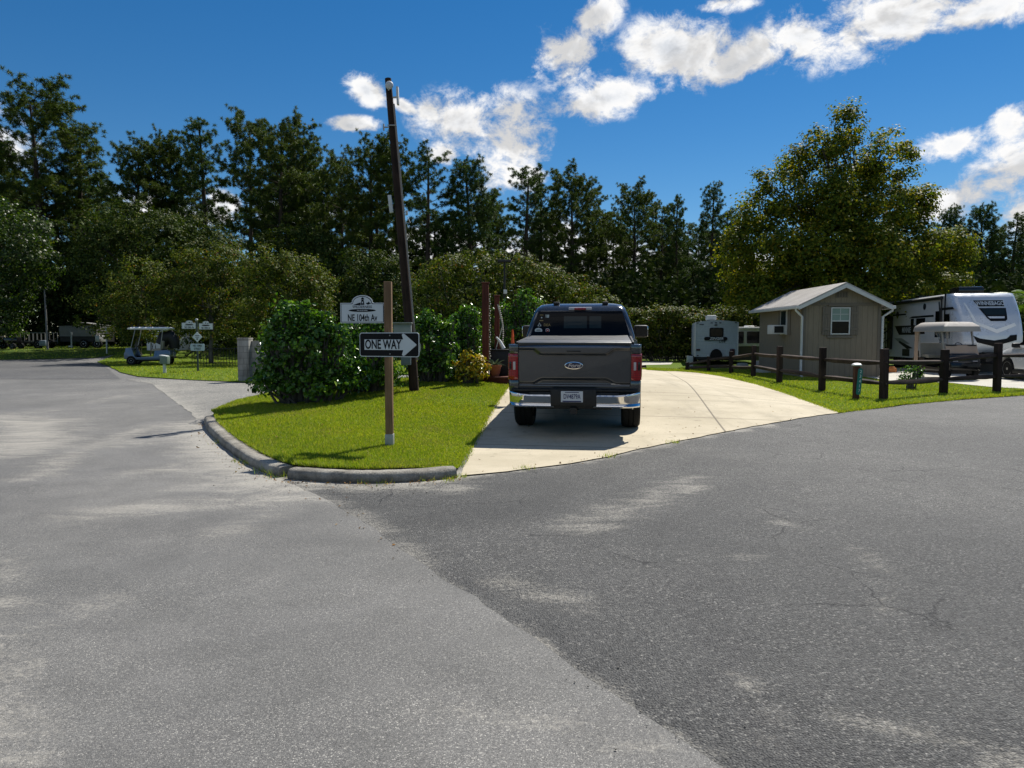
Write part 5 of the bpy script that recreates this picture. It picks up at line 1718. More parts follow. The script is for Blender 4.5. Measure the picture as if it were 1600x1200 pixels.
# solar path light
p = at(714.5, 599, .12)
root = empty('path_light', p, 0, 'small black path light on the lawn beside the yellow bush', 'light')
q = MB(); q.tube([(0, 0, -.05), (0, 0, .28)], .010, 6); q.build('stake', M['black'], root)
q = MB(); q.lathe([(.05, .28), (.06, .36), (.10, .37), (.02, .42)], 12); q.build('lantern', M['black'], root, 40)
# lamp post
def lamp_post():
    Y = 27
    b = atY(787.5, 560, Y); t = atY(789, 409, Y)
    root = empty('lamp_post', (b.x, Y, G(b.x, Y)), 0, 'thin dark lamp post with a flat T head in front of the domed hedge', 'lamp post')
    H = t.z - G(b.x, Y)
    q = MB(); q.tube([(0, 0, 0), (.02, 0, H)], [.05, .035], 8); q.build('pole', M['black'], root, 50)
    q = MB(); q.box((.02, 0, H + .02), (.52, .22, .09), None, .02); q.build('lamp_head', M['black'], root, 40)
    z = atY(790, 472, Y).z
    q = MB(); q.box((.05, -.06, z), (.13, .10, .15), None, .01); q.build('sensor_box', M['white_trim'], root, 40)
lamp_post()

# ------------------------------------------------------------------ split rail fence
def fence():
    root = empty('rail_fence', (0, 0, 0), 0, 'dark brown split rail fence in front of the shed and trailers', 'fence')
    pts = [(1700, 603, 537), (1557, 612, 536), (1474, 614.5, 546), (1380, 624, 545), (1284, 611, 543), (1217.5, 598, 541), (1177, 588, 540), (1142, 583, 549), (1107, 580, 557), (1074, 578.5, 566)]
    W = []
    for i, (px, py, pt) in enumerate(pts):
        b = at(px, py, .02)
        if i > 6: b = Vector((b.x, b.y, .02))
        t = atY(px, pt, b.y).z
        W.append((b, t))
    for i, (b, t) in enumerate(W):
        q = MB()
        w = .155 if i < 6 else .15
        ang = random.uniform(-.15, .15)
        q.box((b.x, b.y, (b.z + t) / 2 - .08), (w * random.uniform(.95, 1.08), w, t - b.z + .16), (random.uniform(-.012, .012), random.uniform(-.012, .012), ang), .022)
        q.build('post', M['fence_wood'], root, 50)
    for (a, ta), (b, tb) in zip(W[:-1], W[1:]):
        for k, fz in enumerate((.74, .32)):
            p0 = Vector((a.x, a.y, a.z + (ta - a.z) * fz + random.uniform(-.02, .02)))
            p1 = Vector((b.x, b.y, b.z + (tb - b.z) * fz + random.uniform(-.02, .02)))
            d = (p1 - p0).normalized()
            p0, p1 = p0 - d * .10, p1 + d * .10
            L = (p1 - p0).length
            n = 9
            rings = []
            side = d.cross(Vector((0, 0, 1))).normalized(); up = side.cross(d)
            ph = random.uniform(0, 6)
            sag = random.uniform(-.02, .035)
            for i in range(n):
                t = i / (n - 1)
                tap = .45 + .55 * min(1, min(t, 1 - t) * 5)
                c = p0.lerp(p1, t) - Vector((0, 0, sag * 4 * t * (1 - t)))
                ring = []
                for m in range(7):
                    aa = 2 * PI * m / 7
                    rr = (.062 + .010 * math.sin(3 * aa + ph + t * 2)) * (1 + random.uniform(-.06, .06))
                    ring.append(c + side * math.cos(aa) * rr * .75 * tap + up * math.sin(aa) * rr * tap)
                rings.append(ring)
            q = MB(); q.loft(rings); q.build('rail', M['rail_wood'], root, 40)
fence()
def house_marker():
    b = at(1337, 624, .02)
    t = atY(1338, 571, b.y).z
    root = empty('number_post', b, R(-8), 'short brown post with white cap and green number plate by the fence', 'post')
    H = t - b.z
    q = MB(); q.box((0, 0, H / 2 - .05), (.125, .125, H + .1), None, .008); q.build('post', wood('marker_wood', (.06, .025, .015), (.15, .065, .04), .8, 2, .8), root, 40)
    q = MB(); q.lathe([(.02, H + .06), (.07, H + .055), (.125, H + .025), (.13, H), (.10, H - .01)], 4, M=Matrix.Rotation(PI / 4, 4, 'Z')); q.build('cap', M['white'], root, 30)
    q = MB(); pl = rrect(.058, .315, .05, 4); q.prism(pl, -.003, .003, 'xz')
    o = q.build('number_plate', M['teal'], root); o.location = (.048, -.07, H * .53); o.rotation_euler = (0, R(4), R(12))
    me = None
    for i, ch in enumerate('23417'):
        l = letters('digit', ch, .105, (0.01, -.005, .235 - i * .113), M['sheet_white'], o, bold=.01, ext=.001)
house_marker()
# concrete post at the near end of the hedge
b = at(1077.5, 577, 0)
q = MB(); q.box((0, 0, .5), (.28, .16, 1.16), None, .02); q.box((0, -.085, .75), (.22, .012, .5), None, .003)
o = q.build('utility_pedestal', simple('pedestal_grey', (.36, .39, .38), .6), None, 40); o.location = (b.x, b.y, 0)
z = atY(1077, 556, b.y).z
o.scale.z = z / 1.08
tag(o, 'pale grey utility pedestal at the end of the rail fence', 'pedestal')

# ------------------------------------------------------------------ shed
def shed():
    c0 = at(1252, 590, 0)
    Y = c0.y
    x0 = c0.x
    x1 = atY(1373, 590, Y).x
    Wd = x1 - x0
    L = 4.6
    ev = atY(1252, 474, Y).z
    ap = atY(1317, 443, Y - .25).z
    root = empty('shed', (x0, Y, 0), 0, 'tan gabled shed with white gutters behind the rail fence', 'shed')
    mid = Wd / 2
    rise = ap - ev - .02
    q = MB()
    q.prism([(0, -.1), (Wd, -.1), (Wd, ev), (mid, ev + rise), (0, ev)], 0, L, 'xz')
    q.build('wall', M['shed_wall'], root)
    # trim boards
    q = MB()
    for x in (.055, Wd - .055): q.box((x, -.012, ev / 2), (.11, .022, ev))
    q.box((mid, -.014, ev - .03), (Wd - .24, .02, .10))
    q.box((-.012, .055, ev / 2 - .05), (.022, .11, ev - .1))
    q.build('trim', M['shed_trim'], root)
    # roof: two slabs
    oh, ow = .30, .28
    sl = rise / mid
    for s in (-1, 1):
        q = MB()
        xo = -ow if s < 0 else Wd + ow
        zo = ev - sl * ow
        t = .05
        a = [(mid, ev + rise + .02), (xo, zo + .02), (xo, zo + .02 + t), (mid, ev + rise + .02 + t)]
        q.prism(a, -oh, L + oh, 'xz'); q.build('roof', M['roof'], root)
        q = MB()
        a = [(mid, ev + rise + .015), (xo, zo + .015), (xo, zo - .115), (mid, ev + rise - .13)]
        q.prism(a, -oh - .012, -oh + .014, 'xz'); q.build('fascia', M['white_trim'], root)
        # gutter and downspout
        q = MB(); gx = xo + s * .055
        q.box((gx, L / 2, zo - .02), (.11, L + 2 * oh + .04, .11), None, .015); q.build('gutter', M['white_trim'], root, 40)
        q = MB(); wx = (-.05 if s < 0 else Wd + .05)
        q.tube([(gx, -.18, zo - .06), (gx, -.17, zo - .13), (wx, -.05, zo - .36), (wx, -.05, .12), (wx + s * .02, -.25, .04)], .045, 8); q.build('downspout', M['white_trim'], root, 50)
    # gable vent
    q = MB(); vz = ev + rise * .46; q.box((mid - .02, -.012, vz), (.44, .024, .22)); q.build('vent', M['shed_trim'], root)
    q = MB()
    for k in range(4): q.box((mid - .17 + k * .10, -.026, vz), (.06, .01, .17))
    q.build('vent_slot', simple('vent_dark', (.10, .085, .07), .8), root)
    # front window with shutters
    w = root
    cx = atY(1312.5, 500, Y).x - x0; cz = atY(1312, 501.5, Y).z; ww = 30 * Y / FPX; wh = 42 * Y / FPX
    q = MB()
    for s in (-1, 1): q.box((cx + s * (ww / 2 - .02), -.03, cz), (.04, .05, wh))
    for z in (-1, 0, 1): q.box((cx, -.031, cz + z * (wh / 2 - .02)), (ww - .08, .045, .04))
    fr = q.build('window', M['white_trim'], root)
    q = MB(); q.box((cx, -.012, cz + wh / 4), (ww - .08, .02, wh / 2 - .04)); q.build('upper_pane', M['blind'], fr)
    q = MB(); q.box((cx, -.012, cz - wh / 4), (ww - .08, .02, wh / 2 - .04)); q.build('lower_pane', M['dark_glass'], fr)
    q = MB()
    q.box((cx, -.026, cz + wh / 4), (.02, .012, wh / 2 - .05)); q.box((cx, -.026, cz + wh / 4), (ww - .09, .012, .018)); q.build('muntin', M['white_trim'], fr)
    for s in (-1, 1):
        q = MB(); sx = cx + s * (ww / 2 + .17)
        for dx in (-.095, 0, .095): q.box((sx + dx, -.022, cz), (.086, .042, wh + .04))
        for dz in (-.3, .3): q.box((sx, -.052, cz + dz * wh), (.28, .018, .09))
        q.build('shutter', M['shed_trim'], root)
    q = MB(); q.box((cx, -.03, cz - wh / 2 - .09), (ww + .25, .06, .07)); q.box((cx, -.03, cz + wh / 2 + .08), (ww + .2, .06, .06)); q.build('sill', M['shed_trim'], root)
    # side window with air conditioner
    yy = 1.75
    q = MB(); q.box((-.03, yy, cz), (.05, .62, wh * 1.0)); wnd = q.build('window', M['white_trim'], root)
    q = MB(); q.box((-.058, yy, cz + .12), (.01, .5, wh * .62)); q.build('pane', M['tint_glass'], wnd)
    for s in (-1, 1):
        q = MB(); q.box((-.02, yy + s * .50, cz), (.03, .26, wh + .04)); q.build('shutter', M['shed_trim'], root)
    q = MB(); q.box((-.30, yy, cz - wh * .30), (.58, .52, .36), None, .015); ac = q.build('air_conditioner', M['white_trim'], root, 40)
    q = MB(); q.box((-.32, yy - .262, cz - wh * .30), (.36, .01, .26)); q.build('grille', M['black'], ac)
    return x0, Y, Wd, L
shed()
# things lying by the shed
def by_shed():
    c = at(1371, 586, .03)
    q = MB(); q.lathe([(.07, 0), (.09, .05), (.06, .2), (.09, .24), (.05, .3), (.0, .31)], 12); q.box((.15, 0, .1), (.28, .12, .14), None, .04)
    o = q.build('garden_ornament', M['white'], None, 40); o.location = c; tag(o, 'small white garden ornament at the shed corner', 'ornament')
    c = at(1391, 582, .03)
    q = MB(); q.box((0, 0, .1), (.42, .3, .2), None, .06); q.box((0, 0, .22), (.3, .2, .06), None, .02)
    o = q.build('storage_tub', simple('orange_tub', (.62, .22, .06), .5), None, 40); o.location = c; tag(o, 'small orange tub on the ground beside the shed', 'tub')
by_shed()
# ------------------------------------------------------------------ big travel trailer behind the shed
def big_trailer():
    Y0 = 28.6
    f = atY(1488, 560, Y0)
    yaw = R(-10)
    W, Hb, Ht = 2.5, .85, None
    root = empty('travel_trailer', (f.x, Y0, 0), yaw, 'large silver and white travel trailer parked right of the shed', 'trailer')
    # local: x to the right along the front, +y towards its tail, front cap bulges to -y
    Ht = atY(1484, 457.5, Y0).z
    L = 10.2
    q = MB()
    q.prism([(0, .55), (W, .55), (W, Ht - .06), (W - .05, Ht), (.05, Ht), (0, Ht - .06)], .85, L, 'xz')
    body = q.build('body', M['rv_white'], root, 30)
    # cap: stacked rounded outlines
    zs = [.86, .95, 1.15, 1.45, 1.8, 2.2, 2.6, 2.9, Ht - .12, Ht - .03, Ht]
    def fy(z):
        return float(np.interp(z, [.86, 1.0, 1.3, 1.6, 2.0, 2.4, 2.8, Ht - .12, Ht], [-.22, -.36, -.44, -.43, -.33, -.15, .10, .36, .55]))
    def capy(x, z):
        """front face of the cap, rounded to the sides"""
        u = abs(x - W / 2) / (W / 2)
        return fy(z) + .05 * u * u + (.42 * max(0, (u - .80) / .20) ** 2.2)
    q = MB()
    def cap(u, v):
        z = .86 + (Ht - .86) * v
        a = (u * 2 - 1)
        a = math.copysign(abs(a) ** .8, a)
        x = W / 2 + a * W / 2
        return Vector((x, min(.86, capy(x, z)), z))
    q.grid(cap, 48, 40)
    # side returns
    for s in (0, 1):
        x = 0 if s == 0 else W
        n = 24
        vs = []
        for i in range(n + 1):
            z = .86 + (Ht - .86) * i / n
            vs += [(x, min(.86, capy(x, z)), z), (x, .87, z)]
        q.add(vs, [(2 * i, 2 * i + 1, 2 * i + 3, 2 * i + 2) for i in range(n)])
    cp = q.build('front_cap', M['silver_rv'], root, 60)
    def patch(name, pts, mat, parent, d, nu=1):
        """flat decal laid on the cap; pts in (x from centre, z)"""
        m = MB()
        bm = bmesh.new()
        vs = [bm.verts.new((W / 2 + x, 0, z)) for x, z in pts]
        fce = bm.faces.new(vs)
        bmesh.ops.triangulate(bm, faces=[fce])
        for _ in range(3):
            bmesh.ops.subdivide_edges(bm, edges=[e for e in bm.edges if e.calc_length() > .12], cuts=1)
            bmesh.ops.triangulate(bm, faces=bm.faces[:])
        for v in bm.verts: v.co.y = capy(v.co.x, v.co.z) - d
        bm.normal_update()
        me = bpy.data.meshes.new(name)
        bm.to_mesh(me); bm.free()
        if sum(p.normal.y for p in me.polygons) > 0: me.flip_normals()
        return link(name, me, parent, [M[mat]])
    zt = Ht
    def zz(py): return float(np.interp(py, [457.5, 535], [zt, .86]))
    patch('badge', [(-.53, zz(466)), (.62, zz(466)), (.60, zz(476)), (-.36, zz(476))], 'sheet_white', cp, .010)
    patch('badge_field', [(-.50, zz(467)), (.595, zz(467)), (.58, zz(475.2)), (-.345, zz(475.2))], 'sign_black', cp, .014)
    patch('front_window', [(-.36, zz(477.2)), (.62, zz(477.2)), (.58, zz(492)), (.50, zz(494)), (-.02, zz(494)), (-.14, zz(490))], 'sign_black', cp, .012)
    patch('pane', [(-.27, zz(478.5)), (.58, zz(478.5)), (.55, zz(486)), (-.17, zz(486))], 'tint_glass', cp, .016)
    patch('pane', [(-.12, zz(488)), (.50, zz(488)), (.48, zz(490.5)), (-.04, zz(490.5))], 'silver_rv', cp, .016)
    patch('stripe', [(-.86, zz(470)), (-.80, zz(470)), (-.52, zz(496)), (-.60, zz(500))], 'white', cp, .010)
    patch('stripe', [(-.60, zz(498)), (-.52, zz(495)), (.15, zz(504.5)), (.15, zz(509.5))], 'white', cp, .011)
    patch('stripe', [(.15, zz(504.5)), (.82, zz(496)), (.86, zz(500)), (.15, zz(509.5))], 'white', cp, .011)
    patch('lower_grille', [(-.72, zz(512)), (-.45, zz(516)), (.05, zz(518.5)), (.50, zz(516)), (.62, zz(512)), (.86, zz(511)), (.86, zz(518)), (.05, zz(526)), (-.55, zz(521))], 'sign_black', cp, .012)
    # lettering bent over the cap
    me = text('WINNEBAGO', .225, 0.001, .016, 0, .74)
    for v in me.vertices:
        x = v.co.x + .10; z = v.co.z + zz(471.2)
        v.co = Vector((W / 2 + x, capy(W / 2 + x, z) - .020 + (v.co.y) * .5, z))
    link('cap_lettering', me, cp, [M['sheet_white']])
    # black edge between cap and side, side wall details on the side facing us (x = 0)
    def side(name, pts, mat, d=.012, parent=None):
        """pts (y, z) on the left wall"""
        m = MB(); m.prism(pts, -d, -d + .010, 'yz'); return m.build(name, M[mat], parent or root)
    side('window', [(.30, 1.45), (.80, 1.45), (.80, 2.45), (.42, 2.45)], 'dark_glass')
    side('trim_band', [(-.02, 2.62), (1.4, 2.62), (1.4, 2.72), (.1, 2.72)], 'sign_black', .016)
    m = MB(); m.box((-.015, .86, 2.1), (.035, .06, 2.4)); m.build('corner_trim', M['sign_black'], root)
    side('door', [(1.15, .75), (1.85, .75), (1.85, 2.75), (1.15, 2.75)], 'rv_white', .014)
    side('door_window', [(1.22, 1.5), (1.78, 1.5), (1.78, 2.6), (1.22, 2.6)], 'dark_glass', .018)
    side('window', [(2.9, 1.65), (3.9, 1.65), (3.9, 2.35), (2.9, 2.35)], 'dark_glass')
    side('window', [(4.2, 2.05), (4.55, 2.05), (4.55, 2.35), (4.2, 2.35)], 'dark_glass')
    side('stripe', [(2.0, 2.46), (4.4, 2.46), (4.8, 2.38), (2.0, 2.38)], 'sign_black', .013)
    m = MB(); m.tube([(-.02, 3.0, 2.85), (.02, 3.0, 2.85)], .14, 16); m.tube([(-.02, 6.3, 2.6), (.02, 6.3, 2.6)], .15, 16); m.build('speaker', M['black'], root)
    side('stripe', [(5.2, 2.62), (7.6, 2.62), (7.9, 2.55), (5.2, 2.55)], 'sign_black', .013)
    side('name_band', [(4.0, 1.62), (6.0, 1.62), (6.6, 2.05), (4.0, 2.05)], 'sign_black', .013)
    me = text('MINNIE', .36, .001, .012, 0, .92)
    me.transform(Matrix.Translation((-.018, 5.05, 1.83)) @ Matrix.Rotation(-PI / 2, 4, 'Z'))
    link('side_lettering', me, root, [M['sheet_white']])
    side('stripe', [(4.6, 1.2), (5.8, 1.2), (6.6, 1.45), (5.6, 1.45)], 'grey_box', .013)
    side('stripe', [(4.2, 1.0), (4.9, .95), (6.0, 1.25), (5.9, 1.33)], 'sign_black', .014)
    side('hatch', [(4.6, .62), (5.5, .62), (5.5, .95), (4.6, .95)], 'black', .013)
    side('hatch', [(3.3, .66), (3.8, .66), (3.8, .9), (3.3, .9)], 'black', .013)
    # awning roll and arms along the roof edge
    m = MB(); m.tube([(-.10, 1.0, Ht - .14), (-.10, 8.6, Ht - .14)], .075, 10)
    for y in (1.05, 8.5):
        m.tube([(-.08, y, Ht - .14), (-.06, y, 1.0)], .035, 6)
        m.tube([(-.08, y, 1.9), (-.09, y + .2, Ht - .3)], .025, 5)
    m.build('awning', M['black'], root, 50)
    m = MB(); m.box((1.2, 1.9, Ht + .17), (1.0, .95, .34), None, .10); m.build('air_conditioner', M['blackgloss'], root, 40)
    m = MB(); m.box((.7, 5.2, Ht + .09), (.5, .5, .18), None, .06); m.build('roof_vent', M['blackgloss'], root, 40)
    # chassis, wheels, tongue
    m = MB(); m.box((W / 2, L / 2 + .3, .60), (W - .3, L - .8, .34)); m.box((W / 2, .2, .86), (W - .25, .9, .06))
    m.tube([(.5, .6, .55), (W / 2, -1.1, .50)], .06, 6); m.tube([(W - .5, .6, .55), (W / 2, -1.1, .50)], .06, 6); m.box((W / 2, -.55, .72), (.7, .4, .4), None, .03); m.tube([(W / 2, -.95, 0), (W / 2, -.95, .9)], .05, 8)
    m.box((W / 2, .75, .5), (W - .2, .06, .85))  # thin black sheet added for the shadow under the front
    m.build('chassis', M['black'], root)
    for y in (5.6, 6.5):
        for x in (.16, W - .16): wheel(root, (x, y, .36), .36, .22, .20, 5, face=-1 if x < 1 else 1)
    # steps with handrails at the rear door beside the shed
    m = MB()
    for y in (6.9, 7.6):
        m.tube([(-.05, y, 1.0), (-1.0, y, .25)], .025, 6); m.tube([(-.1, y, 2.0), (-.1, y, .9)], .025, 6); m.tube([(-1.0, y, 1.2), (-1.0, y, 0)], .025, 6); m.tube([(-.1, y, 1.95), (-1.0, y, 1.2)], .025, 6); m.tube([(-.1, y, 1.5), (-1.0, y, .75)], .02, 6)
    for k in range(3): m.box((-.3 - .3 * k, 7.25, .75 - .24 * k), (.28, .7, .04))
    o = m.build('entry_steps', M['black'], root, 50)
    m = MB(); m.box((-.03, 7.25, 1.85), (.03, .72, 1.9)); m.build('rear_door', M['black'], root)
big_trailer()

# ------------------------------------------------------------------ small white trailer seen from behind
def small_trailer():
    Y = 38
    a = atY(1086, 560, Y); b = atY(1149.5, 560, Y)
    W = b.x - a.x
    top = atY(1118, 500.5, Y).z
    bot = atY(1118, 557.5, Y).z
    root = empty('small_trailer', (a.x, Y, 0), R(-12), 'small white ribbed camper trailer seen from behind', 'trailer')
    n = 14
    prof = [(0, bot), (W, bot), (W, top - .10)] + [(W - W * k / n, top - .10 + .10 * math.sin(PI * k / n)) for k in range(1, n)] + [(0, top - .10)]
    q = MB(); q.prism(prof, 0, 5.4, 'xz'); q.build('body', M['rv_ribs'], root, 30)
    q = MB()
    for x in (0, W):
        q = MB(); q.box((x, -.01, (top + bot) / 2 - .05), (.05, .05, top - bot - .1)); q.build('corner_trim', M['white_trim'], root)
    k = Y / FPX
    def X(px): return (px - 1086) * k
    def Z(py): return atY(1118, py, Y).z
    q = MB(); q.prism(rrect((X(1128) - X(1107)) / 2, (Z(512) - Z(527)) / 2, .09, 4, X(1117.5), Z(519.5)), -.03, .0, 'xz'); w = q.build('window', M['sign_black'], root)
    q = MB(); q.prism(rrect((X(1127) - X(1108)) / 2 - .03, (Z(512) - Z(527)) / 2 - .05, .07, 4, X(1117.5), Z(519.5)), -.036, -.031, 'xz'); q.build('pane', M['dark_glass'], w)
    q = MB(); q.prism(rrect((X(1133.5) - X(1099)) / 2, (Z(526.5) - Z(532)) / 2, .08, 5, X(1116.5), Z(529.2)), -.05, -.037, 'xz'); bd = q.build('badge', M['sign_black'], root)
    letters('lettering', 'ZINGER', .19, (X(1117.5), -.054, Z(529.2)), M['sheet_white'], bd, sx=1.05, bold=.012, shear=.25)
    letters('lettering', 'LITE', .15, (X(1126), -.035, Z(533.8)), M['sign_black'], bd, sx=1.2, bold=.015, shear=.25)
    q = MB()
    for px in (1089, 1110, 1116.5, 1123, 1146): q.box((X(px), -.02, Z(504.6)), (.11, .03, .05), None, .01)
    q.box((X(1116.5), -.02, Z(508)), (.15, .03, .06)); q.box((X(1095), -.02, Z(507)), (.22, .02, .04))
    q.build('marker_lights', M['black'], root)
    q = MB()
    n = 16
    r = .32
    cx = X(1117.5); cz = Z(553)
    q.prism([(cx + r * math.cos(PI * i / n), bot + .001 + (Z(545) - bot) * math.sin(PI * i / n)) for i in range(n + 1)], -.16, -.01, 'xz'); q.build('spare_wheel', M['rubber'], root, 30)
    q = MB(); q.box((X(1090.5), -.03, Z(546.5)), (.20, .04, .10), None, .02); q.box((X(1141.5), -.03, Z(550)), (.26, .06, .34), None, .06); q.box((X(1090), -.02, Z(555.5)), (.07, .02, .06)); q.build('tail_lights', simple('dark_red', (.05, .01, .012), .3), root, 40)
    q = MB(); q.box((W / 2, .05, bot - .07), (W - .1, .14, .12)); q.box((W / 2, 2.7, bot - .10), (W - .3, 5, .18)); q.build('bumper', M['black'], root)
    for x in (.12, W - .12): wheel(root, (x, 2.6, .33), .33, .2, .18, 5, face=-1 if x < 1 else 1)
    q = MB(); q.box((X(1111), 1.2, top + .16), (.52, .9, .26), None, .06); q.build('air_conditioner', M['white_trim'], root, 40)
small_trailer()
def second_trailer():
    Y = 40
    a = atY(1150, 550, Y); b = atY(1195, 550, Y)
    W = b.x - a.x
    def Z(py): return atY(1170, py, Y).z
    k = Y / FPX
    def X(px): return (px - 1150) * k
    root = empty('camper', (a.x, Y, 0), 0, 'low white camper with two dark windows between small trailer and shed', 'trailer')
    q = MB(); q.box((W / 2, 1.5, (Z(515) + Z(541)) / 2), (W, 3, Z(515) - Z(541)), None, .03); q.build('body', M['rv_white'], root, 40)
    q = MB(); q.box((W / 2 + .02, 1.45, Z(513)), (W + .06, 3.2, .14), None, .05); q.build('roof', M['white'], root, 40)
    q = MB(); q.box((X(1178), .9, Z(510)), (.42, .6, .12), None, .04); q.build('roof_vent', M['white'], root, 40)
    for x0, x1 in ((1150, 1161.5), (1166.5, 1189.5)):
        q = MB(); q.prism(rrect((X(x1) - X(x0)) / 2, (Z(518) - Z(536.5)) / 2, .05, 3, (X(x0) + X(x1)) / 2, (Z(518) + Z(536.5)) / 2), -.015, .01, 'xz'); q.build('window', M['dark_glass'], root)
    q = MB(); q.box((W / 2 - .02, 1.5, Z(541) / 2 + .1), (W - .1, 2.8, Z(541) - .2)); q.build('skirt', simple('taupe_skirt', (.12, .105, .085), .7), root)
    q = MB(); q.tube([(X(1193.5), -.05, Z(541)), (X(1193.5), -.05, 0)], .02, 6); q.build('downpipe', M['white_trim'], root)
second_trailer()
def clutter():
    """things stored in the shade behind the rail fence"""
    for i, (px, py, Y, d, mat, nm, lab) in enumerate([
        (1160, 566, 33, (.5, .4, .28), 'grey_box', 'crate', 'grey crate in the shade behind the rail fence'),
        (1190, 563, 34, (.5, .5, .35), 'canopy', 'sack', 'pale sack between the low camper and the fence'),
        (1128, 570, 34, (1.1, .18, .08), 'galv', 'plank', 'pale plank lying behind the far end of the fence')]):
        c = atY(px, py, Y)
        q = MB(); q.box((0, 0, 0), d, (0, R(random.uniform(-4, 4)), R(20 * i)), min(d) * .3); q.box((0, 0, d[2] * .52), (d[0] * .7, d[1] * .7, d[2] * .15), (0, 0, R(20 * i + 5)), .01)
        o = q.build(nm, M[mat], None, 40); o.location = (c.x, Y, d[2] / 2)
        tag(o, lab, nm)
    c = at(1194, 582, .02)
    q = MB(); q.lathe([(.0, .05), (.28, .05), (.36, .0), (.40, .14), (.36, .14), (.30, .09), (0, .09)], 16); o = q.build('garden_dish', M['white_trim'], None, 40); o.location = c
    tag(o, 'shallow white dish on the grass beside the shed wall', 'dish')
    c = at(1106, 577, .02)
    q = MB(); q.tube([(0, 0, -.05), (0, 0, .62)], .025, 6); q.sphere((0, 0, .63), .045, 8); o = q.build('tap_post', M['white_trim'], None, 50); o.location = c
    tag(o, 'thin white tap post behind the far end of the fence', 'post')
clutter()

# ------------------------------------------------------------------ white car at the right edge
def white_car():
    # faces +y; local origin under the middle of the car
    root = empty('white_car', (0, 0, 0), 0, 'white car cut off by the right edge of the photo', 'car')
    def sec(y, w, zb, zt, sh):
        return (y, [(0, zb), (w - .12, zb), (w - .02, zb + .12), (w, sh - .12), (w - .02, sh), (w - .12, zt - .02), (w - .3, zt), (0, zt)])
    q = MB()
    q.loft(profile_loft([sec(-2.3, .74, .34, .90, .75), sec(-2.15, .86, .28, 1.05, .85), sec(-1.4, .925, .24, 1.08, .92), sec(0, .93, .24, 1.06, .90), sec(1.0, .925, .24, 1.05, .88), sec(1.5, .92, .25, 1.0, .85), sec(1.95, .88, .28, .90, .78), sec(2.22, .76, .32, .78, .68), sec(2.32, .55, .38, .66, .6)]))
    o = q.build('body', M['suv_white'], root, None)
    cut_arches(o, [(-1.36, .34), (1.38, .34)], .41)
    o.data.materials.clear(); o.data.materials.append(M['suv_white'])
    o.data.shade_smooth(); o.data.set_sharp_from_angle(angle=R(28))
    def ring(z, hx, y0, y1, r): return [(x, y, z) for x, y in rrect(hx, (y1 - y0) / 2, r, 4, 0, (y0 + y1) / 2)]
    q = MB(); q.loft([ring(1.03, .86, -2.1, 1.30, .1), ring(1.12, .84, -2.05, 1.10, .12), ring(1.45, .68, -1.7, .45, .15), ring(1.60, .60, -1.5, .15, .18), ring(1.66, .46, -1.3, -.1, .18)])
    q.build('cabin', M['suv_white'], root, 40)
    for s in (-1, 1):
        for y0, y1, y2, y3 in ((-.35, .98, -.40, .42), (-1.45, -.42, -1.35, -.46)):
            def win(u, v):
                z = 1.11 + .33 * v
                hx = float(np.interp(z, [1.03, 1.12, 1.45, 1.6], [.86, .84, .68, .60])) + .008
                ya = y0 + (y2 - y0) * v; yb = y1 + (y3 - y1) * v
                return Vector((s * hx, ya + (yb - ya) * u, z))
            MB().grid(win, 4, 4).build('window', M['dark_glass'], root, 60, fix=False)
        q = MB(); q.box((s * 1.0, .80, 1.10), (.22, .12, .15), None, .05); q.tube([(s * .85, .84, 1.05), (s * .95, .82, 1.08)], .03, 6); q.build('side_mirror', M['black'], root, 40)
        for y in (-1.36, 1.38): wheel(root, (s * .80, y, .335), .335, .22, .235, 10, face=s)
        q = MB(); q.box((s * .90, 0, .27), (.10, 2.0, .12), None, .02); q.build('sill_trim', M['black'], root, 40)
        q = MB(); q.box((s * .66, 2.14, .70), (.26, .22, .12), (0, 0, s * R(-28)), .04); q.build('headlight', M['lamp_clear'], root, 40)
        q = MB(); q.box((s * .942, -.2, .92), (.015, .16, .03), None, .006); q.build('door_handle', M['suv_white'], root, 40)
    def ws(u, v):
        z = 1.12 + .36 * v
        y = float(np.interp(z, [1.03, 1.12, 1.45, 1.6], [1.30, 1.10, .45, .15])) + .012
        return Vector(((u * 2 - 1) * (.72 - .14 * v), y, z))
    MB().grid(ws, 6, 4).build('windscreen', M['dark_glass'], root, 60, fix=False)
    q = MB(); q.box((0, 0, .30), (1.5, 4.2, .16)); q.build('underbody', M['black'], root)
    c = at(1572, 592, .034)
    yaw = R(-4)
    root.rotation_euler = (0, 0, yaw)
    off = Euler((0, 0, yaw)).to_matrix() @ Vector((-.90, 1.38, 0))
    root.scale = (1.08, 1.08, 1.08)
    root.location = (c.x - off.x * 1.08, c.y - off.y * 1.08, .036)
white_car()

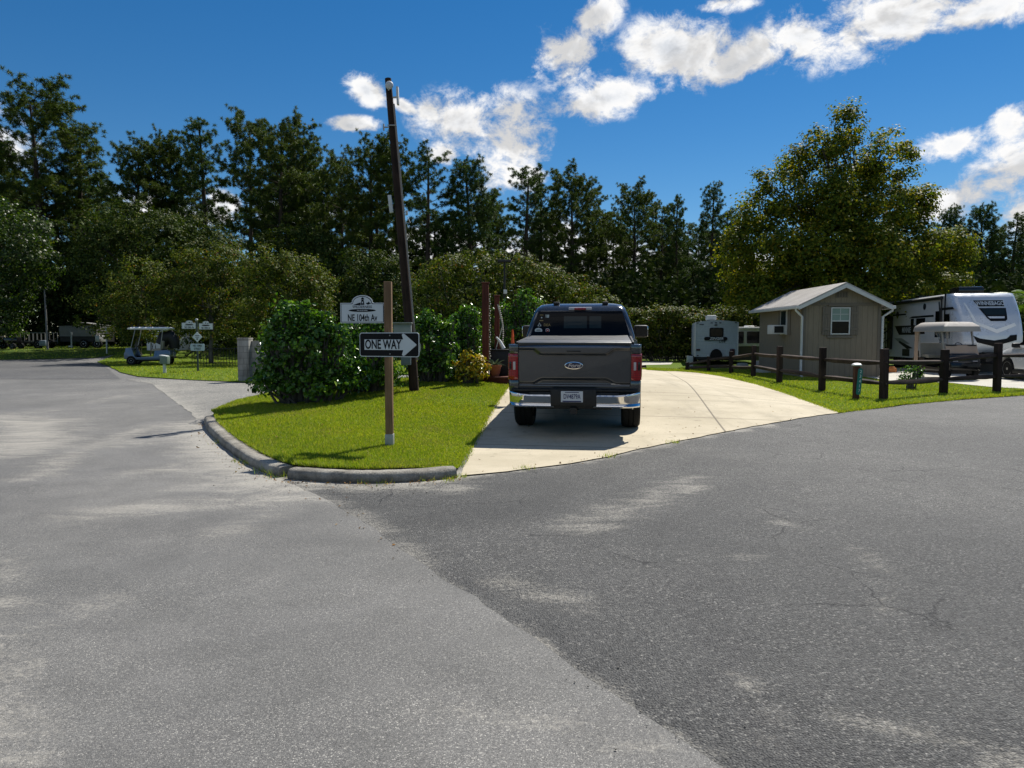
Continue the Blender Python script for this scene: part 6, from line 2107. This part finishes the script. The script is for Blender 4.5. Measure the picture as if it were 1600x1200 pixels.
# ------------------------------------------------------------------ golf carts
def golf_cart(label, loc, rz, scale, bodymat, roofmat, enclosure):
    """local: faces -y, length 2.4, width 1.2, height 1.85"""
    root = empty('golf_cart', loc, rz, label, 'golf cart')
    root.scale = scale
    w = .56
    q = MB()
    for s in (-1, 1): q.prism([(-1.12, .30), (-.55, .27), (.55, .27), (.62, .30), (1.10, .36), (1.12, .62), (.95, .74), (.35, .70), (.30, .42), (-.55, .38), (-.62, .42), (-.78, .84), (-.88, .86), (-1.02, .78), (-1.14, .55)], s * w, s * (w - .06), 'yz')
    q.box((0, -.95, .60), (1.04, .34, .50), (R(-8), 0, 0), .09); q.box((0, .78, .55), (1.04, .62, .36), None, .06); q.box((0, 0, .32), (1.06, 1.4, .06))
    body = q.build('body', M[bodymat], root, 40, .012)
    q = MB(); q.box((0, .42, .74), (1.02, .50, .12), None, .04); q.box((0, .70, .98), (1.02, .12, .42), (R(-10), 0, 0), .04); q.build('seat', M['seat'], root, 40)
    q = MB()
    for s in (-1, 1):
        for a, b in ((( s * .54, -.80, .82), (s * .54, -.56, 1.74)), ((s * .54, .62, .70), (s * .54, .78, 1.74))):
            q = MB(); q.tube([a, b], .032 if enclosure else .022, 6); q.build('roof_post', M['canopy'] if enclosure else M['steel'], root, 50)
    q = MB()
    if enclosure:
        q.loft([[(x, y, 1.57) for x, y in rrect(.68, .98, .10, 4, 0, .0)], [(x, y, 1.735) for x, y in rrect(.65, .95, .10, 4, 0, .0)], [(x, y, 1.87) for x, y in rrect(.50, .78, .10, 4, 0, .0)], [(x, y, 1.885) for x, y in rrect(.42, .70, .10, 4, 0, .0)]])
    else:
        q.loft([[(x, y, 1.74) for x, y in rrect(.58, 1.02, .12, 4, 0, .08)], [(x, y, 1.80) for x, y in rrect(.60, 1.05, .12, 4, 0, .08)], [(x, y, 1.86) for x, y in rrect(.50, .90, .12, 4, 0, .14)]])
    q.build('roof', M[roofmat], root, 40)
    q = MB()
    ring = [(.15 * math.cos(2 * PI * k / 16), .15 * math.sin(2 * PI * k / 16)) for k in range(17)]
    q.tube([(.25 + a, -.40 + b * .55, 1.08 + b * .8) for a, b in ring], .016, 6); q.tube([(.25, -.40, 1.08), (.25, -.72, .72)], .022, 6)
    q.build('steering_wheel', M['black'], root, 50)
    for y in (-.80, .80):
        for s in (-1, 1): wheel(root, (s * .50, y, .23), .23, .20, .12, 5, 'white_trim', face=s)
    q = MB(); q.box((0, -1.13, .36), (.95, .08, .12), None, .03); q.box((0, 1.14, .36), (.95, .06, .10), None, .03); q.box((0, 0, .24), (.8, 1.9, .10)); q.build('bumper', M['black'], root, 40)
    for s in (-1, 1):
        q = MB(); q.box((s * .36, -1.13, .58), (.18, .05, .09), None, .02); q.build('headlight', M['lamp_clear'], root, 40)
    if enclosure:
        q = MB(); q.grid(lambda u, v: Vector((-.57 + 1.14 * u, -.88 - .26 * (1 - v) + .02 * math.sin(u * 9), .50 + .62 * v)), 12, 4); q.build('front_cover', M['tan'], root, 60, solid=0)
        q = MB(); q.grid(lambda u, v: Vector((-.57 + 1.14 * u, -.86 + .22 * v + .018 * math.sin(u * 11 + v * 4), 1.12 + .52 * v)), 16, 6); q.build('windscreen', M['clear'], root, 60)
        q = MB(); q.box((0, -.87, 1.12), (1.12, .03, .05), None, .01); q.build('dash_strip', M['black'], root, 40)
        q = MB(); q.grid(lambda u, v: Vector((-.58 - .02 * math.sin(u * 12), -.62 + .5 * u * v, 1.18 + .46 * v)), 8, 4); q.build('side_curtain', M['clear'], root, 60)
        q = MB(); q.grid(lambda u, v: Vector((-.585 + .012 * math.sin(u * 14), .70 + .26 * u, .55 + 1.10 * v)), 8, 6); q.build('rear_curtain', M['tan'], root, 60)
        q = MB(); q.box((0, -1.02, .45), (1.08, .36, .30), (R(-6), 0, 0), .08); q.build('nose', M['blackgloss'], root, 40)
    else:
        q = MB(); q.tube([(0, .55, 1.0), (.0, .70, 1.35), (0, 1.0, 1.42), (0, 1.18, 1.15), (0, 1.2, .8)], [.3, .34, .34, .3, .25], 10); q.build('bag_cover', M['black'], root, 50)
    return root
f = at(1500, 592, .034)
golf_cart('beige topped golf cart with clear curtains behind the rail fence', (f.x - .35, f.y + .35, .036), R(4), (1.0, .92, 1.06), 'blackgloss', 'canopy', True)
f = at(236, 570, .03)
golf_cart('light blue golf cart with white roof facing left on the shaded grass', (f.x, f.y, .03), R(-78), (1.05, 1.0, 1.08), 'blue_cart', 'white', False)

# ------------------------------------------------------------------ left background
def left_things():
    # street name signs on a thin post
    p = at(309.5, 580, .03)
    Y = p.y
    top = atY(309, 501, Y).z
    root = empty('sign_post', p, 0, 'thin green metal post carrying four signs beside the golf cart', 'post')
    q = MB(); q.tube([(0, 0, -.05), (0, 0, top - p.z)], .045, 8); q.build('post', simple('green_post', (.05, .065, .055), .6), root, 50)
    q = MB(); q.sphere((0, 0, top - p.z + .03), .07, 8); q.build('cap', M['galv'], root)
    k = Y / FPX
    c = atY(296, 509, Y); name_sign((c.x, Y - .02, c.z), R(5), 22.5 * k, 9.5 * k, 3.2 * k, 'white arched street name sign left of the thin green post', 'NE 104th Av', False)
    c = atY(322, 510, Y); name_sign((c.x, Y - .02, c.z), R(-5), 22.5 * k, 9.5 * k, 3.2 * k, 'white arched street name sign right of the thin green post', 'NE 104th Av', False)
    c = atY(309, 526.5, Y)
    r_ = empty('road_sign', (c.x, Y - .055, c.z), 0, 'small white diamond sign on the thin green post', 'sign')
    d = 8 * k
    q = MB(); q.prism([(0, -d), (d, 0), (0, d), (-d, 0)], -.004, .004, 'xz'); q.build('plate', M['sheet_white'], r_)
    q = MB(); q.box((0, -.006, d * .25), (d * .8, .002, d * .12)); q.box((0, -.006, -d * .05), (d * .7, .002, d * .1)); q.box((0, -.006, -d * .4), (d * .35, .002, d * .2)); q.build('lettering', M['sign_black'], r_)
    c = atY(309.5, 542.5, Y)
    r_ = empty('road_sign', (c.x, Y - .055, c.z), 0, 'white rectangular street sign lowest on the thin green post', 'sign')
    q = MB(); q.prism(rrect(11 * k, 5.4 * k, .04, 3), -.004, .004, 'xz'); q.build('plate', simple('sign_pale_blue', (.42, .50, .56), .45), r_)
    letters('lettering', 'NE 104th', 4.6 * k, (0, -.006, 2.2 * k), M['sign_black'], r_, sx=.8, bold=.014)
    letters('lettering', 'STREET', 4.6 * k, (0, -.006, -2.6 * k), M['sign_black'], r_, sx=.75, bold=.014)
    # little pedestal on a post
    p = at(257.5, 583, .03); k = p.y / FPX
    root = empty('pedestal', p, 0, 'small green box with pale cap on a short white post in the grass', 'pedestal')
    q = MB(); q.tube([(0, 0, -.05), (0, 0, 17 * k)], .065, 8); q.build('post', M['white_trim'], root, 50)
    q = MB(); q.box((0.02, 0, 20.5 * k), (12 * k, .26, 12 * k), (0, R(4), 0), .03); q.build('box', simple('green_box', (.16, .21, .18), .5, 0, .3, 10), root, 40)
    q = MB(); q.box((0.0, 0, 27 * k), (11 * k, .28, 1.6 * k), (0, R(8), 0), .01); q.build('lid', M['white_trim'], root, 40)
    # block wall
    a = at(372, 597, 0); b = at(386, 598.5, 0)
    top = atY(380, 530, a.y).z
    root = empty('block_wall', (a.x, a.y, 0), 0, 'weathered concrete block wall end beside the pale side street', 'wall')
    k = a.y / FPX
    q = MB(); q.box((9 * k, .2, top / 2 - .03), (18 * k, .4, top + .06), None, .012); q.build('pillar', M['block'], root, 40)
    q = MB(); q.box((18 * k + 1.0, .32, top / 2 - .06), (2.0, .2, top)); q.build('wall', M['block'], root)
    q = MB(); q.box((9 * k, .2, top + .02), (18.6 * k, .44, .05), None, .01); q.build('cap', M['block'], root, 40)
    # wire fence in the dark behind
    Y = 36
    root = empty('wire_fence', (atY(300, 560, Y).x, Y, 0), 0, 'dark thin picket fence in the shade between cart and block wall', 'fence')
    W_ = (372 - 300) * Y / FPX
    for i in range(17):
        q = MB(); q.tube([(W_ * i / 16, 0, 0), (W_ * i / 16, 0, 1.0)], .014, 5); q.build('picket', M['black'], root)
    for z in (.2, .92):
        q = MB(); q.tube([(0, 0, z), (W_, 0, z)], .02, 5); q.build('rail', M['black'], root)
    # white panel van deep in the shrubs
    Y = 49
    c = atY(270, 560, Y)
    root = empty('parked_van', (c.x, Y, .0), R(60), 'white van half hidden by leaves behind the blue golf cart', 'van')
    q = MB(); q.prism([(-1.3, .45), (2.9, .45), (3.0, 1.0), (2.4, 1.15), (1.8, 1.95), (1.6, 2.05), (-1.25, 2.05), (-1.32, 1.9)], -.9, .9, 'xz'); q.build('body', M['white'], root, 30, .04)
    q = MB(); q.prism([(1.0, 1.2), (2.1, 1.2), (1.7, 1.8), (1.0, 1.8)], -.91, -.905, 'xz'); q.build('window', M['dark_glass'], root)
    for x in (-.6, 2.1):
        for y in (-.78, .78):
            o = wheel(root, (x, y, .35), .35, .22, .2, 6, face=-1); o.rotation_euler = (0, 0, PI / 2)
    q = MB(); q.box((.8, -.9, .42), (4.2, .06, .12)); q.build('sill', M['white_trim'], root)
    # covered trailer
    Y = 52
    k = Y / FPX
    a = atY(94, 545, Y)
    def X(px): return (px - 94) * k
    g = G(a.x, Y)
    def Z(py): return max(0, atY(120, py, Y).z - g)
    root = empty('covered_trailer', (a.x, Y, g), 0, 'folding camper under a grey tarp on the far grass verge', 'trailer')
    q = MB()
    def tarp(u, v):
        return Vector((X(94) + (X(152) - X(94)) * u, -.02 + .03 * math.sin(u * 17) + .02 * math.sin(v * 8 + u * 5), Z(525.5) + (Z(509) - Z(525.5)) * v))
    q.grid(tarp, 24, 6)
    q.grid(lambda u, v: Vector((X(94) + (X(152) - X(94)) * u, -.02 + 2.2 * v, Z(509) + (Z(503.5) - Z(509)) * (math.sin(PI * min(1, max(0, (u - .1) / 1.05))) ** 1.5) * (.5 + .5 * math.sin(PI * min(1, v + .25))))), 24, 8)
    q.grid(lambda u, v: Vector((X(152) + .25 * v * u, -.02 + 2.2 * u, Z(525.5) + (Z(509) - Z(525.5)) * v)), 8, 5)
    q.grid(lambda u, v: Vector((X(94), -.02 + 2.2 * u, Z(525.5) + (Z(509) - Z(525.5)) * v)), 8, 5)
    q.build('tarp', M['grey_tarp'], root, 60, fix=False)
    q = MB(); q.box(((X(94) + X(156)) / 2, 1.0, .75), (X(156) - X(94), 1.9, .5)); q.box(((X(94) + X(152)) / 2, .0, Z(525.5) - .04), (X(152) - X(94), .05, .06)); q.tube([(X(148), -.05, Z(526)), (X(158), -.05, .62)], .05, 6); q.build('frame', M['black'], root)
    q = MB(); q.tube([(X(120), -.6, .05), (X(120.5), -.6, Z(519))], .055, 8); q.box((X(119), -.62, Z(541)), (.3, .08, .10)); q.build('jack', M['galv'], root, 50)
    q = MB(); q.box((X(154), .3, Z(529)), (.35, .9, .5), None, .1); q.build('fender', M['galv'], root, 40)
    for x in (131, 152):
        o = wheel(root, (X(x), .05, .34), .34, .22, .2, 5, face=-1); o.rotation_euler = (0, 0, PI / 2)
    # ladder-sided utility trailer
    Y = 51
    k = Y / FPX
    a = atY(26, 545, Y)
    def X(px): return (px - 26) * k
    g = G(a.x, Y)
    root = empty('utility_trailer', (a.x, Y, g), 0, 'open utility trailer with ladder like rail sides at the far left', 'trailer')
    q = MB()
    z0, z1 = atY(40, 533, Y).z - g, atY(40, 520, Y).z - g
    for y in (0, 1.4):
        for z in (z0, z1): q.tube([(0, y, z), (X(71), y, z)], .03, 6)
        for i in range(8): q.tube([(X(71) * i / 7, y, z0 - .2), (X(71) * i / 7, y, z1)], .025, 6)
    q.build('side_rail', M['grey_tarp'], root, 50)
    q = MB(); q.box((X(71) / 2, .7, z0 - .12), (X(71), 1.5, .12)); q.tube([(0, .7, z0 - .15), (-1.2, .7, z0 - .2)], .05, 6); q.build('bed', M['black'], root)
    q = MB(); q.box((X(70), -.1, z0 - .15), (.5, .4, .42), None, .12); q.build('fender', simple('fender_blue', (.16, .20, .24), .4), root, 40)
    for y in (0, 1.4):
        o = wheel(root, (X(60), y, .32), .32, .2, .18, 5, face=-1); o.rotation_euler = (0, 0, PI / 2)
    # motorbike-like dark machine at the edge: a covered lawn tractor
    Y = 50
    a = atY(10, 547, Y)
    root = empty('lawn_tractor', (a.x, Y, G(a.x, Y)), 0, 'dark ride on lawn tractor at the very left edge', 'tractor')
    q = MB(); q.box((.5, 0, .62), (.95, .6, .45), None, .12); q.box((-.45, 0, .55), (.9, .75, .22), None, .08); q.build('body', M['blackgloss'], root, 40)
    q = MB(); q.box((-.45, 0, .86), (.45, .5, .12), None, .05); q.box((-.70, 0, 1.08), (.10, .48, .38), None, .04); q.build('seat', M['black'], root, 40)
    q = MB(); q.tube([(.1, 0, .8), (-.05, 0, 1.12)], .025, 6); q.tube([(-.05 + .05 * math.sin(t), .19 * math.cos(t), 1.12 + .12 * math.sin(t)) for t in np.linspace(0, 6.28, 14)], .018, 5); q.build('steering_wheel', M['black'], root, 50)
    for x, r in ((.75, .22), (-.5, .32)):
        for y in (-.42, .42):
            o = wheel(root, (x, y, r), r, .2, r * .55, 5, 'white_trim', face=-1); o.rotation_euler = (0, 0, PI / 2)
    # thin pole before the trees
    Y = 49
    a = atY(75, 548, Y); t = atY(73.5, 452, Y)
    q = MB(); q.tube([(0, 0, -.1), (-.06, 0, t.z)], [.07, .05], 8); q.sphere((-.06, 0, t.z), .055, 8)
    o = q.build('metal_pole', M['grey_tarp'], None, 50); o.location = (a.x, Y, 0); tag(o, 'thin grey metal pole standing behind the utility trailer', 'pole')
    a = atY(167, 552, 46); t = atY(168, 512, 46)
    q = MB(); q.tube([(0, 0, -.1), (.02, 0, t.z)], .05, 8); q.sphere((.02, 0, t.z), .05, 8)
    o = q.build('metal_pole', M['galv'], None, 50); o.location = (a.x, 46, 0); tag(o, 'short grey metal pole right of the grey tarp trailer', 'pole')
left_things()
